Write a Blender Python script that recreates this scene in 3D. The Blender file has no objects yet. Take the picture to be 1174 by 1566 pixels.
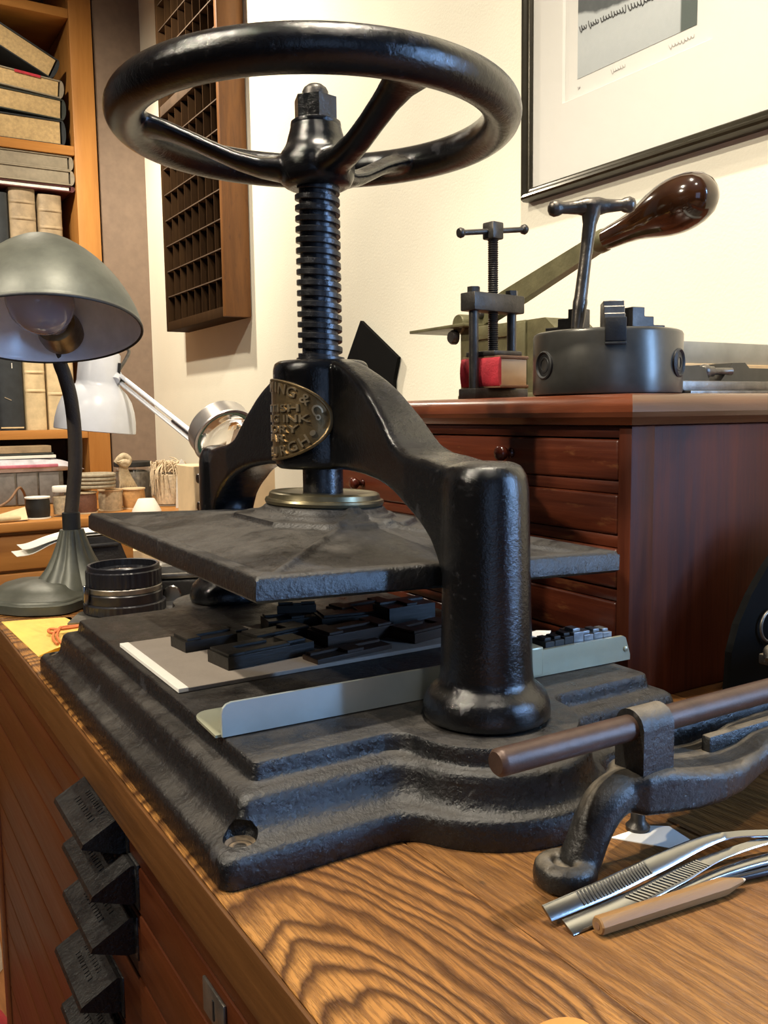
import bpy, bmesh, math, random
from math import pi, sin, cos, radians, sqrt, atan2, hypot
from mathutils import Vector, Matrix

random.seed(7)
scene = bpy.context.scene
COL = scene.collection

# ------------------------------------------------------------------ camera
cam_d = bpy.data.cameras.new('camera')
cam_o = bpy.data.objects.new('camera', cam_d)
COL.objects.link(cam_o)
yaw, pitch, roll, FPX = 0.5458, 0.1093, -0.0128, 1375.7
fw = Vector((sin(yaw) * cos(pitch), cos(yaw) * cos(pitch), -sin(pitch)))
rt = Vector((cos(yaw), -sin(yaw), 0))
up = rt.cross(fw)
r2 = rt * cos(roll) + up * sin(roll)
u2 = -rt * sin(roll) + up * cos(roll)
mw = Matrix((r2, u2, -fw)).transposed().to_4x4()
mw.translation = (-0.2599, -0.5011, 0.1862)
cam_o.matrix_world = mw
cam_d.sensor_fit = 'VERTICAL'
cam_d.sensor_height = 24
cam_d.lens = 24 * FPX / 1566
cam_d.clip_start = 0.02
cam_d.clip_end = 50
scene.camera = cam_o

# ------------------------------------------------------------------ world, light, exposure
scene.view_settings.view_transform = 'Standard'
scene.view_settings.look = 'None'
scene.view_settings.gamma = 1
scene.view_settings.use_curve_mapping = False
scene.view_settings.exposure = 0.50
scene.cycles.use_denoising = True
w = bpy.data.worlds.new('world')
scene.world = w
w.use_nodes = True
w.node_tree.nodes['Background'].inputs[0].default_value = (0.45, 0.62, 1.0, 1)
w.node_tree.nodes['Background'].inputs[1].default_value = 0.5

def light(name, kind, loc, target, power, col, size=0.05, **kw):
    d = bpy.data.lights.new(name, kind)
    d.energy = power
    d.color = col
    if kind == 'AREA':
        d.shape = 'RECTANGLE'
        d.size = size[0]
        d.size_y = size[1]
    else:
        d.shadow_soft_size = size
    for k, v in kw.items():
        setattr(d, k, v)
    o = bpy.data.objects.new(name, d)
    COL.objects.link(o)
    o.location = loc
    o.rotation_euler = (Vector(target) - Vector(loc)).to_track_quat('-Z', 'Y').to_euler()
    return o

WARM = (1.0, 0.89, 0.71)
# halogen spots on the ceiling track
light('key_spot', 'SPOT', (-0.85, 0.08, 1.52), (0.0, 0.0, 0.05), 60, WARM, 0.025, spot_size=radians(70), spot_blend=0.5)
light('side_spot', 'SPOT', (-1.90, 0.05, 1.52), (0.05, 0.0, 0.10), 95, WARM, 0.03, spot_size=radians(50), spot_blend=0.5)
light('wall_spot', 'SPOT', (0.08, -0.10, 1.50), (0.50, 0.30, 0.20), 62, WARM, 0.025, spot_size=radians(120), spot_blend=0.6)
light('case_spot', 'SPOT', (0.05, 1.65, 1.30), (0.60, 1.60, 0.40), 50, WARM, 0.025, spot_size=radians(130), spot_blend=0.6)
light('shelf_spot', 'SPOT', (-0.35, 1.25, 1.52), (0.25, 2.3, 0.25), 48, WARM, 0.03, spot_size=radians(85), spot_blend=0.6)
light('desk_spot', 'SPOT', (-0.15, -0.80, 1.52), (0.0, -0.25, 0.0), 17, WARM, 0.04, spot_size=radians(70), spot_blend=0.6)
# daylight through the window on the right
light('window_daylight', 'AREA', (0.66, -1.02, 0.42), (-0.4, -0.92, 0.36), 18, (0.30, 0.55, 1.0), (0.05, 0.75))

light('blue_fill_rear', 'AREA', (-1.25, -3.06, 0.25), (-0.2, 0.0, 0.15), 3, (0.40, 0.62, 1.0), (1.1, 1.3))  # blue fill lamp added to brighten the faces turned to the front

# ------------------------------------------------------------------ node helpers
class NT:
    def __init__(s, name):
        s.m = bpy.data.materials.new(name)
        s.m.use_nodes = True
        s.t = s.m.node_tree
        s.b = s.t.nodes['Principled BSDF']
        s.tc = None
    def n(s, typ, **kw):
        x = s.t.nodes.new(typ)
        for k, v in kw.items():
            setattr(x, k, v)
        return x
    def l(s, a, b):
        s.t.links.new(a, b)
    def obj(s):
        if not s.tc:
            s.tc = s.n('ShaderNodeTexCoord')
        return s.tc.outputs['Object']
    def mapv(s, scale=(1, 1, 1), rot=(0, 0, 0), loc=(0, 0, 0)):
        m = s.n('ShaderNodeMapping')
        m.inputs['Scale'].default_value = scale
        m.inputs['Rotation'].default_value = rot
        m.inputs['Location'].default_value = loc
        s.l(s.obj(), m.inputs['Vector'])
        return m.outputs[0]
    def noise(s, scale, detail=4, vec=None, rough=0.6, dist=0):
        x = s.n('ShaderNodeTexNoise')
        x.inputs['Scale'].default_value = scale
        x.inputs['Detail'].default_value = detail
        x.inputs['Roughness'].default_value = rough
        x.inputs['Distortion'].default_value = dist
        s.l(vec if vec is not None else s.obj(), x.inputs['Vector'])
        return x.outputs['Fac']
    def ramp(s, fac, stops):
        r = s.n('ShaderNodeValToRGB')
        e = r.color_ramp.elements
        while len(e) < len(stops):
            e.new(0.5)
        for i, (p, c) in enumerate(stops):
            e[i].position = p
            e[i].color = (*c, 1) if len(c) == 3 else c
        s.l(fac, r.inputs[0])
        return r.outputs[0]
    def math(s, op, a, b=None, c=None):
        x = s.n('ShaderNodeMath', operation=op)
        for i, v in enumerate((a, b, c)):
            if v is None:
                continue
            if isinstance(v, (int, float)):
                x.inputs[i].default_value = v
            else:
                s.l(v, x.inputs[i])
        return x.outputs[0]
    def mix(s, fac, a, b):
        x = s.n('ShaderNodeMix', data_type='RGBA')
        for sock, v in ((x.inputs[0], fac), (x.inputs[6], a), (x.inputs[7], b)):
            if isinstance(v, (int, float)):
                sock.default_value = v
            elif isinstance(v, tuple):
                sock.default_value = (*v, 1)
            else:
                s.l(v, sock)
        return x.outputs[2]
    def bump(s, h, dist, strength=1.0):
        x = s.n('ShaderNodeBump')
        x.inputs['Distance'].default_value = dist
        x.inputs['Strength'].default_value = strength
        s.l(h, x.inputs['Height'])
        s.l(x.outputs[0], s.b.inputs['Normal'])
    def set(s, **kw):
        for k, v in kw.items():
            i = s.b.inputs[k.replace('_', ' ')]
            if isinstance(v, (int, float)):
                i.default_value = v
            elif isinstance(v, tuple):
                i.default_value = (*v, 1)
            else:
                s.l(v, i)
        return s

def plain(name, col, rough=0.5, metal=0.0, var=0.25, scale=40, bump=0.0, bscale=300, **kw):
    t = NT(name)
    f = t.noise(scale, 5)
    c = t.ramp(f, [(0.3, tuple(x * (1 - var) for x in col)), (0.7, tuple(min(1, x * (1 + var)) for x in col))])
    t.set(Base_Color=c, Roughness=rough, Metallic=metal, **kw)
    if bump:
        t.bump(t.noise(bscale, 4), bump)
    return t.m

def iron(name, base, dust, rough=0.4, dust_amt=0.8, bscale=420, bump=0.0006, metal=0.0, lo=0.55, spec=0.5):
    """black-japanned cast iron with dust settled on upward faces and small chips"""
    t = NT(name)
    g = t.n('ShaderNodeNewGeometry')
    sep = t.n('ShaderNodeSeparateXYZ')
    t.l(g.outputs['Normal'], sep.inputs[0])
    mr = t.n('ShaderNodeMapRange', interpolation_type='SMOOTHSTEP')
    mr.inputs['From Min'].default_value = lo - 0.35
    mr.inputs['From Max'].default_value = 1.0
    t.l(sep.outputs[2], mr.inputs[0])
    n1 = t.noise(55, 6, rough=0.7)
    n2 = t.noise(260, 4, rough=0.7)
    dm = t.math('MULTIPLY', mr.outputs[0], t.math('MULTIPLY_ADD', n1, 2.4, -0.65))
    dm = t.math('MULTIPLY', dm, dust_amt)
    chips = t.ramp(n2, [(0.60, (0, 0, 0)), (0.72, (1, 1, 1))])
    patch = t.ramp(t.noise(48, 3, rough=0.5), [(0.68, (0, 0, 0)), (0.71, (1, 1, 1))])
    chips = t.math('MAXIMUM', t.math('MULTIPLY', chips, 0.5), t.math('MULTIPLY', patch, 0.55))
    c0 = t.mix(chips, base, tuple(x * 7 for x in base))
    cl = t.n('ShaderNodeClamp')
    t.l(dm, cl.inputs[0])
    c = t.mix(cl.outputs[0], c0, dust)
    rr = t.math('ADD', t.math('MULTIPLY', cl.outputs[0], 0.45), t.math('MULTIPLY_ADD', n1, 0.25, rough - 0.12))
    rr = t.math('ADD', rr, t.math('MULTIPLY_ADD', n2, 0.3, -0.15))
    t.set(Base_Color=c, Roughness=rr, Metallic=metal)
    t.b.inputs['Specular IOR Level'].default_value = spec
    h = t.math('ADD', t.noise(bscale, 5, rough=0.65), t.math('MULTIPLY', t.noise(110, 3), 1.2))
    t.bump(h, bump)
    return t.m

def wood(name, dark, light_, axis='y', freq=260, stretch=14, rough=0.35, wear=None, bump=0.0003, contrast=(0.35, 0.65), var=0.3, coat=0.0, spec=0.35):
    t = NT(name)
    sc = {'x': (1 / stretch, 1, 1), 'y': (1, 1 / stretch, 1), 'z': (1, 1, 1 / stretch)}[axis]
    v = t.mapv(sc)
    g1 = t.noise(freq, 6, v, 0.65, 0.4)
    g2 = t.noise(freq * 0.12, 3, v, 0.5, 0.6)
    f = t.math('ADD', t.math('MULTIPLY', g1, 0.6), t.math('MULTIPLY', g2, 0.4))
    c = t.ramp(f, [(contrast[0], dark), (contrast[1], light_)])
    big = t.noise(9, 3)
    c = t.mix(t.math('MULTIPLY', big, var), c, tuple(x * 0.45 for x in dark))
    if wear:
        wv = t.ramp(t.noise(130, 5, t.mapv(tuple(0.25 if s < 1 else 1 for s in sc))), [(0.6, (0, 0, 0)), (0.72, (1, 1, 1))])
        c = t.mix(t.math('MULTIPLY', wv, 0.5), c, wear)
    t.set(Base_Color=c, Roughness=t.math('MULTIPLY_ADD', g1, 0.25, rough - 0.1))
    t.b.inputs['Specular IOR Level'].default_value = spec
    if coat:
        t.b.inputs['Coat Weight'].default_value = coat
        t.b.inputs['Coat Roughness'].default_value = 0.2
    t.bump(g1, bump)
    return t.m

def oak_board(name, cx, cy, wx, wy, seed, straight=False, cl=(0.42, 0.195, 0.050), cd=(0.050, 0.018, 0.0045), bandmix=1.0):
    """worktop oak: cathedral or straight growth rings running along y"""
    t = NT(name)
    v = t.mapv(loc=(-cx, -cy, seed))
    sep = t.n('ShaderNodeSeparateXYZ')
    t.l(v, sep.inputs[0])
    warp = t.noise(17, 3, t.mapv((1, 0.35, 1), loc=(seed, seed * 2, 0)), 0.55)
    wob = t.noise(70, 4, t.mapv((1, 0.35, 1), loc=(seed, 0, 0)), 0.6)
    x, y = sep.outputs[0], sep.outputs[1]
    ex, ey = t.math('MULTIPLY', x, 1.0 / wx), t.math('MULTIPLY', y, 1.0 / wy)
    r = t.math('SQRT', t.math('ADD', t.math('MULTIPLY', ex, ex), t.math('MULTIPLY', ey, ey)))
    if straight:
        r = t.math('MULTIPLY', t.math('ADD', x, t.math('MULTIPLY', y, 0.06)), 1.0 / wx)
    r = t.math('ADD', r, t.math('MULTIPLY', t.math('SINE', t.math('MULTIPLY', r, 1.3)), 0.35))
    r = t.math('ADD', r, t.math('MULTIPLY_ADD', warp, 4.2, -2.1))
    r = t.math('ADD', r, t.math('MULTIPLY_ADD', wob, 1.3, -0.65))
    fr = t.math('FRACT', r)
    band = t.ramp(fr, [(0.0, (0.35,) * 3), (0.12, (0.0,) * 3), (0.45, (0.12,) * 3), (0.72, (0.85,) * 3), (0.86, (1.0,) * 3), (1.0, (0.4,) * 3)])
    pores = t.noise(900, 3, t.mapv((1, 0.06, 1)), 0.7)
    pr = t.ramp(pores, [(0.45, (0, 0, 0)), (0.62, (1, 1, 1))])
    heart = t.ramp(t.noise(11, 2, t.mapv((1, 0.5, 1), loc=(seed * 3, 0, 0))), [(0.40, (0, 0, 0)), (0.62, (1, 1, 1))])
    cl2 = t.mix(t.math('MULTIPLY', heart, 0.7), cl, (0.26, 0.105, 0.026))
    c = t.mix(t.math('MULTIPLY', band, bandmix), cl2, cd)
    c = t.mix(t.math('MULTIPLY', pr, 0.55), c, (0.09, 0.032, 0.008))
    big = t.ramp(t.noise(14, 4), [(0.35, (0, 0, 0)), (0.75, (1, 1, 1))])
    c = t.mix(t.math('MULTIPLY', big, 0.42), c, (0.10, 0.042, 0.012))
    spots = t.ramp(t.noise(75, 4), [(0.69, (0, 0, 0)), (0.74, (1, 1, 1))])
    c = t.mix(t.math('MULTIPLY', spots, 0.55), c, (0.03, 0.02, 0.013))
    t.set(Base_Color=c, Roughness=t.math('MULTIPLY_ADD', pores, 0.25, 0.28))
    t.bump(t.math('SUBTRACT', t.math('MULTIPLY', band, -0.6), pr), 0.0003)
    return t.m

# ------------------------------------------------------------------ mesh helpers
def new():
    return bmesh.new()

def xf(bm, verts, M):
    bmesh.ops.transform(bm, matrix=M, verts=verts)

def box(bm, c, s, M=None, bev=0.0, seg=2):
    r = bmesh.ops.create_cube(bm, size=1)
    vs = r['verts']
    bmesh.ops.scale(bm, vec=s, verts=vs)
    if bev:
        es = {e for v in vs for e in v.link_edges}
        q = bmesh.ops.bevel(bm, geom=list(es), offset=bev, segments=seg, profile=0.5, affect='EDGES')
        allv = set()
        st = [q['verts'][0]] if q['verts'] else list(vs)
        while st:
            v = st.pop()
            if v in allv:
                continue
            allv.add(v)
            st += [e.other_vert(v) for e in v.link_edges]
        vs = list(allv)
    if M is not None:
        xf(bm, vs, M)
    bmesh.ops.translate(bm, vec=c, verts=vs)
    return vs

def bx(bm, x0, x1, y0, y1, z0, z1, bev=0.0, seg=2):
    return box(bm, ((x0 + x1) / 2, (y0 + y1) / 2, (z0 + z1) / 2), (abs(x1 - x0), abs(y1 - y0), abs(z1 - z0)), None, bev, seg)

def lathe(bm, prof, n=40, M=None, c=(0, 0, 0), lobes=None, ends='cap'):
    rings = []
    for (r, z) in prof:
        if r <= 1e-7:
            rings.append([bm.verts.new((0, 0, z))])
        else:
            ring = []
            for i in range(n):
                a = 2 * pi * i / n
                k = r * (1 + (lobes(a, z) if lobes else 0))
                ring.append(bm.verts.new((k * cos(a), k * sin(a), z)))
            rings.append(ring)
    for a, b in zip(rings, rings[1:]):
        for i in range(n):
            j = (i + 1) % n
            try:
                if len(a) == 1 and len(b) > 1:
                    bm.faces.new((a[0], b[j], b[i]))
                elif len(b) == 1 and len(a) > 1:
                    bm.faces.new((a[i], a[j], b[0]))
                elif len(a) > 1:
                    bm.faces.new((a[i], a[j], b[j], b[i]))
            except ValueError:
                pass
    if ends == 'ring':
        a, b = rings[-1], rings[0]
        for i in range(n):
            j = (i + 1) % n
            bm.faces.new((a[i], a[j], b[j], b[i]))
    for ring, flip in ((rings[0], True), (rings[-1], False)):
        if len(ring) > 1 and ends == 'cap':
            bm.faces.new(ring[::-1] if flip else ring)
    vs = [v for r in rings for v in r]
    if M is not None:
        xf(bm, vs, M)
    bmesh.ops.translate(bm, vec=c, verts=vs)
    return vs

def loft(bm, rings, cap=True, closed=False):
    """rings: lists of Vector with equal length"""
    R = [[bm.verts.new(p) for p in r] for r in rings]
    n = len(R[0])
    prs = list(zip(R, R[1:]))
    if closed:
        prs.append((R[-1], R[0]))
    for a, b in prs:
        for i in range(n):
            j = (i + 1) % n
            bm.faces.new((a[i], a[j], b[j], b[i]))
    if cap and not closed:
        bm.faces.new(R[0][::-1])
        bm.faces.new(R[-1])
    return [v for r in R for v in r]

def smoothpts(pts, k=6):
    """Catmull-Rom through points"""
    P = [Vector(p) for p in pts]
    out = []
    for i in range(len(P) - 1):
        p0, p1, p2, p3 = P[max(i - 1, 0)], P[i], P[i + 1], P[min(i + 2, len(P) - 1)]
        for j in range(k):
            t = j / k
            out.append(0.5 * ((2 * p1) + (-p0 + p2) * t + (2 * p0 - 5 * p1 + 4 * p2 - p3) * t * t + (-p0 + 3 * p1 - 3 * p2 + p3) * t ** 3))
    out.append(P[-1])
    return out

def tube(bm, pts, rad, n=12, k=0, upv=(0, 0, 1), flat=1.0, closed=False):
    """swept tube; rad number or list per input point; flat squashes along the second axis"""
    rl = rad if isinstance(rad, (list, tuple)) else [rad] * len(pts)
    if k:
        sp = smoothpts([(*p, ) for p in pts], k)
        rr = []
        for i in range(len(pts) - 1):
            for j in range(k):
                rr.append(rl[i] + (rl[i + 1] - rl[i]) * j / k)
        rr.append(rl[-1])
        pts, rl = sp, rr
    P = [Vector(p) for p in pts]
    rings = []
    m = len(P)
    prev = None
    for i, p in enumerate(P):
        if closed:
            t = (P[(i + 1) % m] - P[i - 1]).normalized()
        else:
            t = (P[min(i + 1, m - 1)] - P[max(i - 1, 0)]).normalized()
        if prev is None:
            u = Vector(upv)
            if abs(u.dot(t)) > 0.95:
                u = Vector((1, 0, 0)) if abs(t.x) < 0.9 else Vector((0, 1, 0))
        else:
            u = prev
        u = (u - t * u.dot(t)).normalized()
        prev = u
        s = t.cross(u)
        rings.append([p + s * (rl[i] * cos(2 * pi * a / n)) + u * (rl[i] * flat * sin(2 * pi * a / n)) for a in range(n)])
    return loft(bm, rings, True, closed)

def prism(bm, poly, h0, h1, M=None):
    """polygon in local xy extruded h0..h1 along local z"""
    a = [Vector((x, y, h0)) for x, y in poly]
    b = [Vector((x, y, h1)) for x, y in poly]
    vs = loft(bm, [a, b])
    if M is not None:
        xf(bm, vs, M)
    return vs

def bevel_all(bm, off, seg=2, ang=0.5):
    es = [e for e in bm.edges if len(e.link_faces) == 2 and e.calc_face_angle(0) > ang]
    if es:
        bmesh.ops.bevel(bm, geom=es, offset=off, segments=seg, profile=0.5, affect='EDGES', clamp_overlap=True)

def frame_to(p, d, upv=(0, 0, 1)):
    """matrix placing local z along d at p"""
    d = Vector(d).normalized()
    M = d.to_track_quat('Z', 'Y').to_matrix().to_4x4()
    M.translation = p
    return M

def base_of(par):
    v = Vector((0, 0, 0))
    while par is not None:
        v += Vector(par.location)
        par = par.parent
    return v

def obj(name, bm, mat, par=None, smooth=35, label=None):
    off = base_of(par)
    if off.length:
        bmesh.ops.translate(bm, vec=-off, verts=bm.verts)
    bmesh.ops.recalc_face_normals(bm, faces=bm.faces)
    me = bpy.data.meshes.new(name)
    bm.to_mesh(me)
    bm.free()
    for m in (mat if isinstance(mat, list) else [mat]):
        me.materials.append(m)
    if smooth:
        me.polygons.foreach_set('use_smooth', [True] * len(me.polygons))
        me.set_sharp_from_angle(angle=radians(smooth))
    o = bpy.data.objects.new(name, me)
    COL.objects.link(o)
    if par is not None:
        o.parent = par
    if label:
        o['label'] = label
    return o

def thing(name, label, cat, loc, group=None):
    o = bpy.data.objects.new(name, None)
    o.empty_display_size = 0.02
    o.location = loc
    COL.objects.link(o)
    o['label'] = label
    o['category'] = cat
    if group:
        o['group'] = group
    return o

def tag(o, label, cat, group=None):
    """give a one-mesh thing its words, with its origin moved to its base"""
    xs = [v.co for v in o.data.vertices]
    c = Vector((sum(v.x for v in xs) / len(xs), sum(v.y for v in xs) / len(xs), min(v.z for v in xs)))
    o.data.transform(Matrix.Translation(-c))
    o.location = c
    o['label'] = label
    o['category'] = cat
    if group:
        o['group'] = group
    return o

def struct(name, bm, mat, smooth=0):
    o = obj(name, bm, mat, None, smooth)
    o['kind'] = 'structure'
    return o

def remeshed(bm, voxel, iters=8):
    """fuse a bmesh's overlapping shells into one smooth cast surface"""
    bmesh.ops.recalc_face_normals(bm, faces=bm.faces)
    me = bpy.data.meshes.new('casting')
    bm.to_mesh(me)
    bm.free()
    o = bpy.data.objects.new('casting', me)
    COL.objects.link(o)
    m = o.modifiers.new('r', 'REMESH')
    m.mode = 'VOXEL'
    m.voxel_size = voxel
    s = o.modifiers.new('s', 'SMOOTH')
    s.factor = 0.5
    s.iterations = iters
    dg = bpy.context.evaluated_depsgraph_get()
    out = bpy.data.meshes.new_from_object(o.evaluated_get(dg))
    bpy.data.objects.remove(o)
    b = bmesh.new()
    b.from_mesh(out)
    bpy.data.meshes.remove(out)
    return b

def text_bm(s, size, ext, offset=0.0, align='CENTER'):
    """text as a bmesh in the xy plane, front at +z"""
    cu = bpy.data.curves.new('t', 'FONT')
    cu.body = s
    cu.size = size
    cu.extrude = ext
    cu.offset = offset
    cu.resolution_u = 3
    cu.align_x = align
    cu.align_y = 'CENTER'
    o = bpy.data.objects.new('t', cu)
    COL.objects.link(o)
    dg = bpy.context.evaluated_depsgraph_get()
    me = bpy.data.meshes.new_from_object(o.evaluated_get(dg))
    bpy.data.objects.remove(o)
    b = bmesh.new()
    b.from_mesh(me)
    bpy.data.meshes.remove(me)
    return b

def join(dst, src, M=None):
    if M is not None:
        bmesh.ops.transform(src, matrix=M, verts=src.verts)
    me = bpy.data.meshes.new('j')
    src.to_mesh(me)
    src.free()
    dst.from_mesh(me)
    bpy.data.meshes.remove(me)

T = Matrix.Translation
def RX(a): return Matrix.Rotation(a, 4, 'X')
def RY(a): return Matrix.Rotation(a, 4, 'Y')
def RZ(a): return Matrix.Rotation(a, 4, 'Z')

# ------------------------------------------------------------------ materials
M_WALL = plain('cream_wall', (0.82, 0.785, 0.655), 0.85, var=0.03, scale=6, bump=0.0004, bscale=250)
M_STRIP = plain('painted_shade_brown', (0.20, 0.14, 0.10), 0.7, var=0.1)
M_CEIL = plain('white_ceiling', (0.55, 0.53, 0.48), 0.9, var=0.03)
M_DARKW = wood('dark_panelled_wall', (0.05, 0.03, 0.018), (0.10, 0.06, 0.035), 'z', 20, 8, 0.6)
M_FLOOR = wood('floor_planks', (0.16, 0.06, 0.02), (0.35, 0.15, 0.05), 'y', 60, 10, 0.4)

M_IRON_G = iron('glossy_black_iron', (0.0045, 0.0045, 0.005), (0.040, 0.035, 0.030), 0.13, 0.6, lo=0.8, bump=0.00022, bscale=650, spec=0.5)
M_IRON_B = iron('dusty_black_base_iron', (0.0055, 0.0055, 0.0062), (0.038, 0.0325, 0.027), 0.28, 0.95, lo=0.85, bump=0.0007, spec=0.5)
M_IRON_P = iron('dusty_platen_iron', (0.007, 0.007, 0.0075), (0.050, 0.0435, 0.037), 0.32, 1.0, lo=0.9, bump=0.0006, spec=0.5)
M_TOOL = iron('dusty_tool_iron', (0.014, 0.0135, 0.013), (0.17, 0.14, 0.10), 0.30, 1.0, lo=0.7, metal=0.2, bump=0.0005)
M_SCREW = iron('oiled_steel_thread', (0.045, 0.045, 0.048), (0.09, 0.085, 0.08), 0.30, 0.3, metal=0.75, bump=0.0002)
M_CHUCK = plain('blued_steel', (0.085, 0.082, 0.074), 0.30, 0.6, 0.3, 25)
M_STEELD = plain('dark_tool_steel', (0.06, 0.055, 0.05), 0.4, 0.7, 0.4, 60, 0.0003)
M_KEYS = plain('brown_key_steel', (0.10, 0.088, 0.076), 0.34, 0.8, 0.35, 70, 0.0003)
M_STEELG = plain('grey_worn_steel', (0.19, 0.175, 0.155), 0.36, 0.8, 0.35, 70, 0.0003)
M_CHROME = plain('chrome', (0.33, 0.33, 0.325), 0.20, 1.0, 0.05)
M_GALLEY = plain('grey_steel_strip', (0.44, 0.48, 0.46), 0.38, 0.4, 0.1, 30)
M_GALLEY2 = plain('yellowed_steel_strip', (0.36, 0.36, 0.26), 0.4, 0.4, 0.1, 30)
M_BRASS = plain('aged_brass', (0.19, 0.135, 0.068), 0.36, 0.85, 0.35, 60, 0.0002)
M_BRASSL = plain('rubbed_brass_letters', (0.50, 0.40, 0.26), 0.34, 0.9, 0.25, 120)
M_BRASSG = plain('dull_brass_ring', (0.17, 0.145, 0.088), 0.33, 0.85, 0.3, 60)
M_MAHOG = wood('mahogany', (0.045, 0.0085, 0.0035), (0.125, 0.029, 0.010), 'z', 160, 18, 0.52, coat=0.0, var=0.45, spec=0.18)
M_MAHOGY = wood('mahogany_drawer', (0.045, 0.008, 0.0035), (0.135, 0.029, 0.0095), 'y', 160, 18, 0.34, wear=(0.24, 0.10, 0.035), coat=0.12, var=0.4)
M_MAHOGT = wood('mahogany_top', (0.095, 0.022, 0.008), (0.20, 0.054, 0.019), 'y', 150, 14, 0.3, coat=0.3, var=0.35)
M_MAHOGX = wood('mahogany_top_side', (0.070, 0.024, 0.009), (0.15, 0.055, 0.021), 'x', 150, 14, 0.3, coat=0.3, var=0.35)
M_DESKD = wood('oak_drawer_front', (0.036, 0.0080, 0.0022), (0.085, 0.0205, 0.0050), 'y', 180, 18, 0.35, var=0.4)
M_EDGE = wood('oak_top_edge', (0.050, 0.020, 0.006), (0.14, 0.058, 0.0165), 'y', 200, 20, 0.38, wear=(0.07, 0.025, 0.01), var=0.3)
M_SHELF = wood('honey_pine', (0.36, 0.145, 0.032), (0.52, 0.235, 0.060), 'z', 40, 12, 0.4, var=0.15)
M_SHELFX = wood('honey_pine_x', (0.36, 0.145, 0.032), (0.52, 0.235, 0.060), 'x', 40, 12, 0.4, var=0.15)
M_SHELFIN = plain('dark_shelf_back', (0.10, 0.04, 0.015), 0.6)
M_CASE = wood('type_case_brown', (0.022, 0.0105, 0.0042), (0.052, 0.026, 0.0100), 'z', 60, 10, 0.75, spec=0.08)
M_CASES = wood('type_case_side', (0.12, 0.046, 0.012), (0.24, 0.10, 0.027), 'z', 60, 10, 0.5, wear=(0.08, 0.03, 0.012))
M_SLAT = plain('greyed_divider_wood', (0.068, 0.044, 0.028), 0.6, var=0.3)
M_KNOBW = plain('polished_rosewood', (0.032, 0.012, 0.005), 0.14, 0, 0.7, 18, Coat_Weight=0.6)
M_KNOBM = plain('mahogany_knob', (0.06, 0.012, 0.006), 0.2, 0, 0.4, 30)
M_OLIVE = plain('olive_painted_iron', (0.13, 0.12, 0.062), 0.42, 0.3, 0.3, 40, 0.0003)
M_LAMPG = plain('worn_grey_green_enamel', (0.085, 0.088, 0.070), 0.46, 0.25, 0.35, 22, 0.0002, 120)
M_ENAM = plain('white_enamel', (0.78, 0.81, 0.88), 0.3, 0, 0.08, 60)
M_LAMPW = plain('white_painted_metal', (0.72, 0.74, 0.80), 0.32, 0, 0.04)
M_ALU = plain('brushed_pale_metal', (0.55, 0.52, 0.50), 0.32, 0.8, 0.1, 60)
M_FLEX = plain('brown_gooseneck', (0.040, 0.028, 0.019), 0.65, 0.0, 0.2, 60, 0.0006, 500)
M_BLACK = plain('matt_black', (0.012, 0.012, 0.012), 0.55, 0, 0.3, 60, 0.0002)
M_BLKG = plain('black_anodised', (0.012, 0.012, 0.016), 0.28, 0.2, 0.2, 60)
M_CARDK = plain('dead_black_card', (0.004, 0.004, 0.004), 0.95, 0, 0.2, Specular_IOR_Level=0.1)
M_RUST = plain('dusty_rust', (0.13, 0.095, 0.06), 0.85, 0, 0.4, 200)
M_LEATH = plain('black_leather', (0.018, 0.016, 0.015), 0.5, 0, 0.3, 60, 0.0006, 350)
M_GREYB = plain('grey_millboard', (0.30, 0.255, 0.215), 0.85, 0, 0.06, 60, 0.0002)
M_PAPER = plain('white_paper', (0.80, 0.77, 0.70), 0.8, 0, 0.04)
M_CREAM = plain('cream_card', (0.68, 0.50, 0.30), 0.75, 0, 0.08)
M_YELL = plain('yellow_paper', (0.88, 0.68, 0.20), 0.7, 0, 0.06)
M_CORD = plain('orange_cord', (0.50, 0.13, 0.03), 0.6, 0, 0.2, 400, 0.0003, 900)
M_TYPEW = wood('inked_wood_type', (0.012, 0.0105, 0.009), (0.030, 0.026, 0.021), 'x', 200, 8, 0.42)
M_TYPEB = wood('brown_wood_type', (0.026, 0.015, 0.009), (0.06, 0.033, 0.019), 'x', 200, 8, 0.5)
M_LEAD = plain('type_metal', (0.22, 0.23, 0.24), 0.4, 0.8, 0.3, 200)
M_PENCIL = wood('bare_cedar', (0.19, 0.098, 0.034), (0.29, 0.158, 0.058), 'x', 220, 15, 0.55, var=0.1)
M_RED = plain('red_book_cloth', (0.42, 0.02, 0.035), 0.7, 0, 0.25, 90, 0.0004, 500)
M_BOARDB = plain('brown_book_board', (0.20, 0.105, 0.055), 0.7, 0, 0.2)
M_MAT = plain('mount_board', (0.70, 0.685, 0.64), 0.85, 0, 0.01)
M_FRAME = plain('dark_bronze_frame', (0.038, 0.033, 0.022), 0.25, 0.5, 0.25, 30)
M_ROD = plain('rust_brown_steel_rod', (0.060, 0.034, 0.024), 0.44, 0.35, 0.25, 90, 0.0002)

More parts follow.
